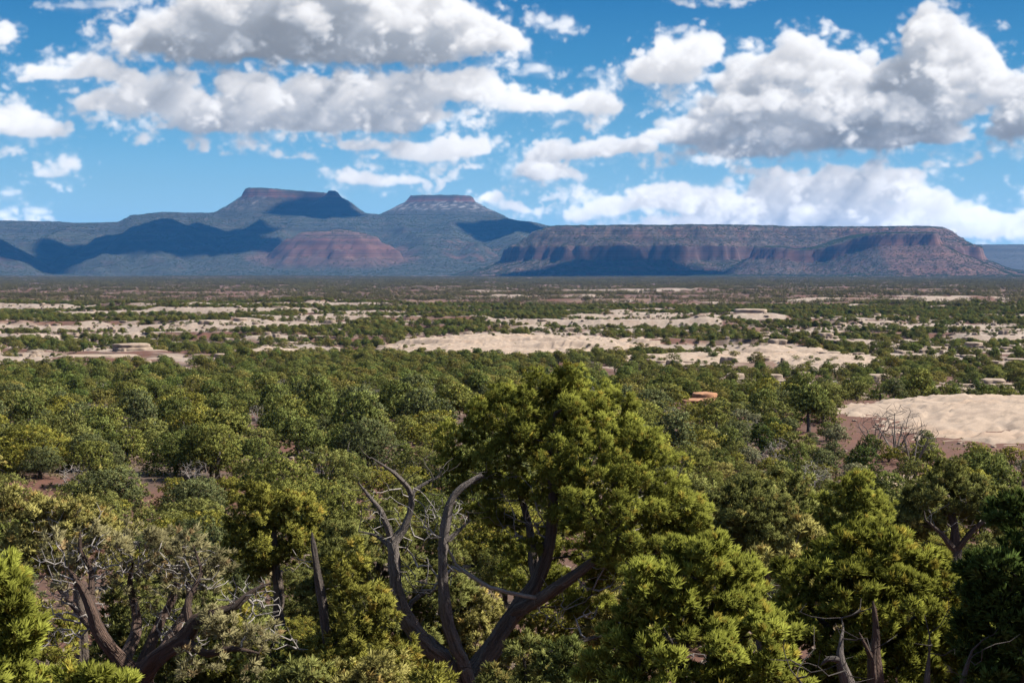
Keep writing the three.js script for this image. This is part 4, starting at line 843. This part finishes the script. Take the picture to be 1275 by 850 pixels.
closeTree('juniper_tree', 'leafy olive juniper leaning against a thin dead pole trunk', 'juniper', {
  d: 22, base: 405, species: 'juniper', bark: WOOD.pinyon, leaf: LEAF.juniper[0], seed: 4051, per: 61, sprays: 20, clump: 0.17, up: 0.35, fill: 0.45, clear: 2,
  limbs: [{ pts: [0, [405, 880], [402, 780], [393, 720], [386, 665]], r0: 0.11, r1: 0.04 }],
  lobes: [[425, 720, 22, 36, 0.4], [440, 770, 40, 40, 0.2], [430, 820, 46, 40, 0.1], [400, 860, 50, 40, -0.3], [470, 850, 60, 44, 0]],
  bare: [[350, 790, 34, 30, -0.5], [370, 700, 24, 24, 0]], perBare: 120,
});
closeTree('juniper_tree', 'full green juniper with low dark underbelly behind the young yellow-green pinyon', 'juniper', {
  d: 31, base: 960, species: 'juniper', bark: WOOD.juniper, leaf: LEAF.juniper[1], seed: 4101, per: 61, sprays: 20, clump: 0.19, up: 0.35, fill: 0.4, clear: 2.6,
  limbs: [{ pts: [0, [955, 760], [960, 690], [965, 640]], r0: 0.2, r1: 0.04 }],
  lobes: [[965, 615, 50, 26, 0.2, 1.3], [920, 635, 36, 30, 0, 1.2], [1005, 640, 36, 30, 0, 1.2], [960, 655, 64, 34, -0.4, 1.2], [920, 690, 44, 36, 0.2], [1000, 690, 40, 36, 0.2]],
});
closeTree('juniper_tree', 'grey-green thin juniper with upright sprays beyond the gnarled red juniper', 'juniper', {
  d: 26, base: 95, species: 'juniper', bark: WOOD.juniper, leaf: LEAF.juniper[2], seed: 4151, per: 58, sprays: 18, clump: 0.17, up: 0.6, fill: 0.45, clear: 2.6,
  limbs: [{ pts: [0, [95, 800], [90, 720], [88, 660]], r0: 0.16, r1: 0.03 }],
  lobes: [[85, 650, 40, 26, 0], [45, 660, 36, 32, 0], [120, 665, 34, 26, 0.2], [20, 650, 30, 36, 0.2], [80, 690, 70, 34, 0]],
  bare: [[90, 660, 60, 40, -0.2]], perBare: 160,
});
closeTree('juniper_tree', 'leafy juniper with golden tips beyond the pale end of the gnarled limb', 'juniper', {
  d: 29, base: 345, species: 'juniper', bark: WOOD.juniper, leaf: LEAF.juniper[0], seed: 4201, per: 58, sprays: 20, clump: 0.17, up: 0.5, fill: 0.45, clear: 2.6,
  limbs: [{ pts: [0, [345, 780], [340, 700], [338, 640]], r0: 0.16, r1: 0.03 }],
  lobes: [[340, 620, 34, 26, 0], [315, 650, 30, 32, 0], [365, 650, 30, 32, 0.2], [340, 680, 56, 34, 0], [300, 700, 36, 34, 0.2]],
});

for (const [px, dist, top, wide, sp, label] of [[602, 28.5, 735, 60, 'juniper', 'low olive juniper bush between the dead limbs and the big juniper stem'], [690, 28, 735, 60, 'juniper', 'low juniper bush tucked behind the fork of the big juniper'], [770, 27, 725, 56, 'juniper', 'low olive juniper bush under the trailing side of the big juniper'], [655, 20, 800, 50, 'juniper', 'low juniper bush at the foot of the big juniper trunk'], [730, 19, 790, 60, 'pinyon', 'small dark pinyon between the big juniper and the young pinyon'], [300, 24, 765, 60, 'juniper', 'low juniper bush behind the long red limb'], [470, 19, 815, 60, 'juniper', 'low leafy bush beneath the bare forked limb'], [540, 17.5, 822, 44, 'juniper', 'low bush beside the base of the bare forked limb'], [370, 17, 830, 56, 'juniper', 'low bush at the foot of the thin dead pole'], [220, 24, 760, 60, 'juniper', 'low bush seen through the gnarled red juniper'], [265, 26, 735, 56, 'juniper', 'low yellowish bush under the far end of the long red limb'], [160, 26.5, 728, 60, 'juniper', 'low olive bush between the stems of the gnarled red juniper'], [335, 22, 790, 50, 'pinyon', 'small dark pinyon bush below the end of the long red limb'], [30, 22, 745, 60, 'juniper', 'low bush behind the pinyon with cones'], [1230, 22, 735, 60, 'pinyon', 'dark pinyon bush behind the deep-green pinyon']]) {
  const s = 1;
  closeTree(sp === 'pinyon' ? 'pinyon_pine' : 'juniper_tree', label, sp, {
    d: dist, base: px, species: sp, bark: WOOD[sp], leaf: LEAF[sp][sp === 'pinyon' ? 0 : (px * 7) % 3], seed: 5000 + px, per: 64, sprays: 14, clump: 0.17, up: 0.4, fill: 0.4, clear: 1.6,
    limbs: [{ pts: [0, [px, top + 130], [px + 4, top + 70], [px - 3, top + 25]], r0: 0.1, r1: 0.02 }],
    lobes: [[px, top + 28, wide * 0.6, 28, 0, 1], [px - wide * 0.5, top + 55, wide * 0.5, 32, 0.1, 1], [px + wide * 0.5, top + 60, wide * 0.5, 32, 0, 1], [px, top + 85, wide * 0.9, 40, -0.1, 1], [px + 6, top + 135, wide * 0.9, 44, 0, 1]],
  });
}

// ---------------------------------------------------------------- grey leafless shrubs and dead trees
const bareForms = [1, 2, 3].map((k) => {
  const r = rngOf(600 + k), limbs = [], lobes = [[0, 1.5, 0, 1.3, 1.0, 1.3, 1]];
  for (let s = 0; s < 5; s++) { const a = s * 1.3 + r(), l = 0.5 + r() * 0.5; limbs.push({ pts: [[0, -0.2, 0], [Math.cos(a) * l * 0.4, 0.6, Math.sin(a) * l * 0.4], [Math.cos(a) * l, 1.3 + r() * 0.5, Math.sin(a) * l]], r0: 0.07, r1: 0.02 }); }
  const n = skeleton(limbs, clumpsIn(lobes, 150, 610 + k, 0.5), 620 + k, 0.009);
  return woodGeometry(n, 0.004, true, 1, false);
});
function bareShrub(x, z, s, form, name, label, category, group, m = WOOD.twig) {
  const o = new THREE.Group(), b = new THREE.Mesh(bareForms[form], m); b.name = 'branches'; o.add(b); o.position.set(x, ground(x, z), z); o.scale.setScalar(s); o.rotation.y = x * 3.1; o.name = numbered(name); tag(o, label, category, group); scene.add(shadows(o));
}

// ---------------------------------------------------------------- woodland of the slope
const GREY_WOOD = wood('dark weathered wood', 0.20, 0.165, 0.145);
bareShrub(across(1118, 121), -121, 2.0, 0, 'dead_tree', 'dark leafless dead tree leaning in front of the pale bench slab', 'dead tree', undefined, GREY_WOOD);
bareShrub(across(1140, 112), -112, 1.8, 1, 'dead_tree', 'leafless dead tree standing on red soil in the clearing', 'dead tree', undefined, GREY_WOOD);
bareShrub(across(1092, 124), -124, 1.5, 2, 'dead_tree', 'smaller leafless tree at the corner of the red soil clearing', 'dead tree', undefined, GREY_WOOD);
bareShrub(across(780, 150), -150, 1.3, 2, 'bare_shrub', 'purplish grey leafless shrub behind the big juniper crown', 'shrub');
footprints.push([across(1118, 121), -121, 1.6], [across(1140, 112), -112, 1.6]);
{
  const r = rngOf(808), trees = [], clear = (x, z) => { for (const [a, b, q] of footprints) if (Math.hypot(x - a, z - b) < q) return false; return true; };
  const near = [];
  // even, jittered spacing; crowns nearly touch
  const cellSize = 4.5, HALF = 0.44;
  for (let gz = -13; gz > -470; gz -= cellSize) for (let gx = -HALF * -gz - 4; gx < HALF * -gz + 4; gx += cellSize) {
    const x = gx + (r() - 0.5) * cellSize * 0.95, z = gz + (r() - 0.5) * cellSize * 0.95, d = Math.hypot(x, z), t = x / -z, px = 637.5 + t * FOCAL, pick = r(), pick2 = r(), f = r(), sc = r(), rot = r(), tn = r();
    const edge = lerp(395, 330, smooth(420, 700, px)) - 85 * smooth(830, 980, px);
    const gap = fbm(x / 17, 71, z / 17, 3);
    let keep = 0.95;
    keep *= 1 - smooth(edge - 25, edge + 45, d + gap * 60);
    if (rockSpots.some(([a, c, w, f]) => Math.abs(x - a) < w && z > c - 3 && z < c + f)) keep = 0;
    if (inEllipse(SLAB, x, z) < 1.02 || (px > 1090 && px < 1250 && d > 114 && d < 124 && pick2 < 0.8)) keep = 0;
    if (px > 1000 && px < 1060 && d > 158 && d < 172) keep *= 0.3;
    
    if (Math.hypot(x - across(876, 193), z + 193) < 4.2 || (px > 855 && px < 895 && d > 176 && d < 194)) keep = 0;
    if (px > 1040 && d > 122 && d < 150) keep = 0;
    if (Math.abs(x - across(1165, 107)) < 7 && d > 98 && d < 112) keep = 0;
    if (pick > keep || !clear(x, z)) continue;
    const roomy = d > 36 ? 9 : Math.min(9, (heightAt(d < 22 ? 850 : 735, -z) - ground(x, z)) / 4.2);   // only low bushes close by, so that the view stays open
    if (roomy < 0.2) continue;
    if (gap > 0.12 && pick2 < 0.28 || pick2 < 0.06) { near.push([x, z, 0.55 + sc * 0.5, Math.floor(f * 3), d]); continue; }
    const species = fbm(x / 40, 91, z / 40, 2) + (tn - 0.5) * 0.9 > 0.02 ? 'pinyon' : 'juniper';
    trees.push({ x, z, d, px, species, form: Math.floor(f * 6), s: (0.6 + sc * sc * 0.62) * (px > 1000 && d > 104 && d < 135 ? 0.5 : px > 880 && d > 85 && d < 135 ? 0.72 : 1) * Math.min(1, roomy), sy: 0.70 + pick2 * 0.36, rot: rot * 6.283, tone: tn < 0.3 ? 1 : tn < 0.62 ? 0 : tn < 0.83 ? 2 : 3 });
  }
  // a closer-set fringe of low trees in front of and beside the bench slab
  for (let gz = -84; gz > -178; gz -= 2.9) for (let gx = 0.1 * -gz; gx < HALF * -gz; gx += 2.9) {
    const x = gx + (r() - 0.5) * 2.4, z = gz + (r() - 0.5) * 2.4, d = Math.hypot(x, z), px = 637.5 + x / -z * FOCAL, f = r(), sc = r(), rot = r(), tn = r(), hole = r();
    if (px < 860 || px > 1330 || (px > 1045 && d > 127) || inEllipse(SLAB, x, z) < 0.92 || (px > 1095 && px < 1245 && d > 109 && d < 119 && hole < 0.8) || hole < 0.15) continue;
    if (Math.abs(x - across(1165, 107)) < 6 && d > 101 && d < 111 || rockSpots.some(([a, c, w, f2]) => Math.abs(x - a) < w && z > c - 3 && z < c + f2)) continue;
    if (!clear(x, z) || trees.some((t) => Math.hypot(t.x - x, t.z - z) < 1.9)) continue;
    trees.push({ x, z, d, px, species: tn < 0.5 ? 'pinyon' : 'juniper', form: Math.floor(f * 6), s: 0.42 + sc * 0.26, sy: 0.8 + hole * 0.3, rot: rot * 6.283, tone: Math.floor(tn * 8) % 4 });
  }
  trees.sort((a, b) => a.d - b.d);
  const TONE = { juniper: ['olive', 'mid-green', 'yellowish', 'grey-green'], pinyon: ['green', 'dark green', 'olive-tinted', 'blue-green'] };
  const BUILD = { juniper: ['rounded', 'spreading', 'domed', 'bushy', 'many-lobed', 'thin open'], pinyon: ['bushy', 'peaked', 'full', 'lumpy', 'upright', 'thin open'] };
  const place = (t) => {
    if (inEllipse(SLAB, t.x, t.z) < 1.3) return 'at the edge of the bench slab';
    if (Math.hypot(t.x - across(876, 193), t.z + 193) < 14) return 'close to the orange boulder';
    if (t.px > 1000 && t.d > 95 && t.d < 140) return 'beside the red soil clearing';
    const strip = t.px < 200 ? 'the gnarled red juniper' : t.px < 420 ? 'the thin dead pole' : t.px < 560 ? 'the bare forked limb' : t.px < 880 ? 'the big juniper' : t.px < 1060 ? 'the young pinyon' : 'the pointed snag';
    return (t.d < 45 ? 'close behind ' : t.d < 70 ? 'downslope of ' : t.d < 110 ? 'well downslope of ' : 'far downslope of ') + strip;
  };
  const count = { juniper: 0, pinyon: 0 }, rest = new Map();
  const q = new THREE.Quaternion(), up = V(0, 1, 0);
  for (const t of trees) {
    const y = ground(t.x, t.z) - 0.1, visible = t.px > -40 && t.px < 1315;
    if (visible && count[t.species]++ < 285) {
      const o = tree(t.species, t.form, t.d < 58 ? 'near' : t.d < 105 ? 'mid' : 'far', t.tone);
      o.name = numbered(KIND[t.species]); o.position.set(t.x, y, t.z); o.rotation.y = t.rot; o.scale.set(t.s, t.s * t.sy, t.s);
      tag(o, [t.s > 1.0 ? 'large' : t.s < 0.75 ? 'small' : 'mid-sized', BUILD[t.species][t.form], TONE[t.species][t.tone], t.species, place(t)].join(' '), t.species, (t.species === 'juniper' ? 'junipers' : 'pinyons') + ' of the slope woodland');
      scene.add(o);
    } else { const k = t.species + t.form; if (!rest.has(k)) rest.set(k, []); rest.get(k).push(t); }
  }
  near.sort((a, b) => a[4] - b[4]);
  near.slice(0, 160).forEach(([x, z, s, f]) => bareShrub(x, z, s, f, 'bare_shrub', [s > 0.85 ? 'large' : s > 0.7 ? 'mid-sized' : 'small', ['twiggy', 'spreading', 'upright'][f], 'grey leafless shrub', place({ x, z, d: Math.hypot(x, z), px: 637.5 + x / -z * FOCAL })].join(' '), 'shrub', 'grey shrubs of the slope'));
  // beyond: too many to count
  const g = new THREE.Group(); g.name = 'woodland'; g.userData.kind = 'stuff'; tag(g, 'dark low woodland spread over the slope foot and the plain', 'woodland');
  // the plain
  const N = 52000, low = [];
  for (let i = 0; i < N; i++) {
    const d = Math.sqrt(lerp(330 * 330, 1350 * 1350, r())), t = (r() * 2 - 1) * 0.44, x = t * d, z = -d, px = 637.5 + t * FOCAL, k = rockAmount(x, z), dens = fbm(x / 120, 55, z / 60, 3), s = r(), a = r(), b = r(), cc = r();
    if (inEllipse(SHEET, x, z) < 1.0 && b > 0.14) continue;
    if (rockSpots.some(([a, c, w, f]) => Math.abs(x - a) < w && z > c - 6 && z < c + f)) continue;
    if (k > 0.5 ? b > 0.24 : b > 0.6 + dens * 1.3 + 0.5 * smooth(900, 1300, d)) continue;
    if (d < 380 && px < 830) continue;
    const species = a < 0.5 ? 'pinyon' : 'juniper', key = species + Math.floor(cc * 6);
    if (!rest.has(key)) rest.set(key, []);
    rest.get(key).push({ x, z, s: (k > 0.5 ? 0.22 + s * 0.4 : 0.5 + s * 0.6), sy: 0.8 + a * 0.25, rot: a * 60, tone: 0 });
  }
  for (const [key, list] of [...rest].sort()) {
    const species = key.slice(0, -1), F = FORM[species][+key.slice(-1)].far, c = new THREE.Color(), col = rngOf(list.length);
    const crown = new THREE.InstancedMesh(F.crown, LEAF[species][species === 'pinyon' ? 0 : 1], list.length), trunk = new THREE.InstancedMesh(F.wood, WOOD[species], list.length);
    list.forEach((t, i) => { const m = new THREE.Matrix4().compose(V(t.x, ground(t.x, t.z) - 0.1, t.z), q.setFromAxisAngle(up, t.rot), V(t.s, t.s * t.sy, t.s)); crown.setMatrixAt(i, m); trunk.setMatrixAt(i, m); const k = 0.7 + col() * 0.55, w = 1 + (col() - 0.4) * 0.35; crown.setColorAt(i, c.setRGB(k * w, k, k * 0.95)); });
    crown.name = species + '_crown'; trunk.name = species + '_trunk'; crown.userData.kind = trunk.userData.kind = 'stuff'; crown.castShadow = crown.receiveShadow = trunk.castShadow = true; g.add(crown, trunk);
  }
  // farther off, groves of a few trees each
  function grove(seed, n, wide, sprays) {
    const rr = rngOf(seed), list = [];
    for (let i = 0; i < n; i++) { const a = rr() * 6.283, d = Math.sqrt(rr()) * wide, h = 2.6 + rr() * 2.4, x = Math.cos(a) * d, z = Math.sin(a) * d; list.push(...spraysOn(clumpsIn([[x, h * 0.5, z, h * 0.42, h * 0.52, h * 0.42, 1]], sprays, seed + i, 0.1), 1, 3.0, seed + i * 3, 0.3, 0.2)); }
    return bake(list, SPRAY.pinyon[2]);
  }
  const GROVE = [grove(71, 7, 12, 10), grove(72, 6, 11, 10), grove(73, 8, 12, 10)], SMALL = [grove(75, 3, 7, 7), grove(76, 4, 8, 7)];
  const far = GROVE.map(() => []), hill = SMALL.map(() => []), put = (list, x, y, z, s, a) => list.push(new THREE.Matrix4().compose(V(x, y, z), q.setFromAxisAngle(up, a), V(s, s, s)));
  for (let i = 0; i < 60000; i++) {
    const d = Math.sqrt(lerp(1250 * 1250, 8600 * 8600, Math.pow(r(), 1.15))), x = (r() * 2 - 1) * 0.44 * d, z = -d, dens = fbm(x / 240, 57, z / 160, 4), b = r(), s = 0.7 + r() * 0.5, a = r() * 6.28;
    if (b > 0.52 + dens * 1.3 || (d < 3500 && rockAmount(x, z) > 0.5)) continue;
    put(far[i % 3], x, ground(x, z) - 0.3, z, s, a);
  }
  const onLand = (land, n, x0, x1, z0, z1, density) => {
    for (let i = 0; i < n; i++) {
      const x = lerp(x0, x1, r()), z = lerp(z0, z1, r()), b = r(), s = 0.75 + r() * 0.6, a = r() * 6.28, px = 637.5 + x / -z * FOCAL;
      if (px < -120 || px > 1400) continue;
      const [h, sl] = land.at(x, z);
      if (h < -38 || b > density(x, z, h, sl)) continue;
      put(hill[i % 2], x, EYE + h - 0.5, z, s, a);
    }
  };
  onLand(landRight, 110000, -500, 3800, -9250, -7500, (x, z, h, sl) => { const [a, b] = mesaRight.parts(x, z); return sl > 1.2 ? 0.02 : a < 0 && b > 40 ? 0.95 : (0.85 + fbm(x / 120, 93, z / 120, 3) * 1.1) * (b < 300 && b > 20 && x > 2000 ? 0.7 : 1); });
  onLand(landRidge, 150000, -5400, 1400, -13400, -8900, (x, z, h, sl) => { const p = ridge.parts(x, z); if (sl > 1.3) return 0.02; if (p.red < 300 && p.red > -100) return 0.75; if (p.east > 20 && p.east < 220) return 0.35; return 1.1 + fbm(x / 150, 95, z / 150, 3) * 0.7; });
  onLand(landFar, 9000, 3000, 8500, -15000, -12300, () => 0.95);
  const groveLeaf = foliage('plain woodland', 0.112, 0.11, 0.056), hillLeaf = LEAF.pinyon[1], c = new THREE.Color();
  for (const [lists, shapes, name] of [[far, GROVE, 'plain_grove'], [hill, SMALL, 'hill_grove']]) lists.forEach((list, k) => {
    const m = new THREE.InstancedMesh(shapes[k], name === 'hill_grove' ? hillLeaf : groveLeaf, list.length), cr = rngOf(k + 9);
    list.forEach((v, i) => { m.setMatrixAt(i, v); const s = 0.75 + cr() * 0.5; m.setColorAt(i, c.setRGB(s * 1.05, s, s * 0.95)); });
    m.name = name; m.userData.kind = 'stuff'; m.castShadow = m.receiveShadow = true; g.add(m);
  });
  scene.add(g);
  console.log('slope trees', trees.length, 'shrubs', near.length, 'far', far.map((l) => l.length).join(), 'hill', hill.map((l) => l.length).join());
}

// ---------------------------------------------------------------- litter in the gaps: dry grass and stones
{
  const r = rngOf(919), q = new THREE.Quaternion(), up = V(0, 1, 0), grass = [], stones = [];
  for (let i = 0; i < 16000; i++) {
    const d = 20 * Math.pow(11, Math.sqrt(r())), x = (r() * 2 - 1) * 0.42 * d, z = -d, s = 0.5 + r() * 1.1, a = r() * 6.28, g = fbm(x / 9, 37, z / 9, 3), k = r();
    if (inEllipse(SLAB, x, z) < 0.98 || (x > 30 && d > 105 && d < 132 && k > 0.35)) continue;
    if (g > -0.05) grass.push(new THREE.Matrix4().compose(V(x, ground(x, z) - 0.02, z), q.setFromAxisAngle(up, a), V(s * 1.6, s * 1.3, s * 1.6)));
    else if (k < 0.3) stones.push(new THREE.Matrix4().compose(V(x, ground(x, z), z), q.setFromAxisAngle(up, a), V(s * 0.14, s * 0.1, s * 0.12)));
  }
  const straw = foliage('dry grass', 0.19, 0.155, 0.085, 0.25), g = new THREE.InstancedMesh(SPRAY.pinyon[1], straw, grass.length), m = new THREE.InstancedMesh(LEDGE[4], stoneMat, stones.length);
  grass.forEach((v, i) => g.setMatrixAt(i, v)); stones.forEach((v, i) => m.setMatrixAt(i, v));
  g.name = 'dry_grass'; g.userData.kind = 'stuff'; tag(g, 'straw-coloured dry grass tufts in the gaps between trees', 'grass');
  m.name = 'stones'; m.userData.kind = 'stuff'; tag(m, 'small pale stones lying on the soil between trees', 'stones');
  scene.add(shadows(g), shadows(m));
}

scene.fog = new THREE.FogExp2(new THREE.Color().setRGB(0.08, 0.39, 1.0), 0.23 / 11000);
renderer.render(scene, camera);
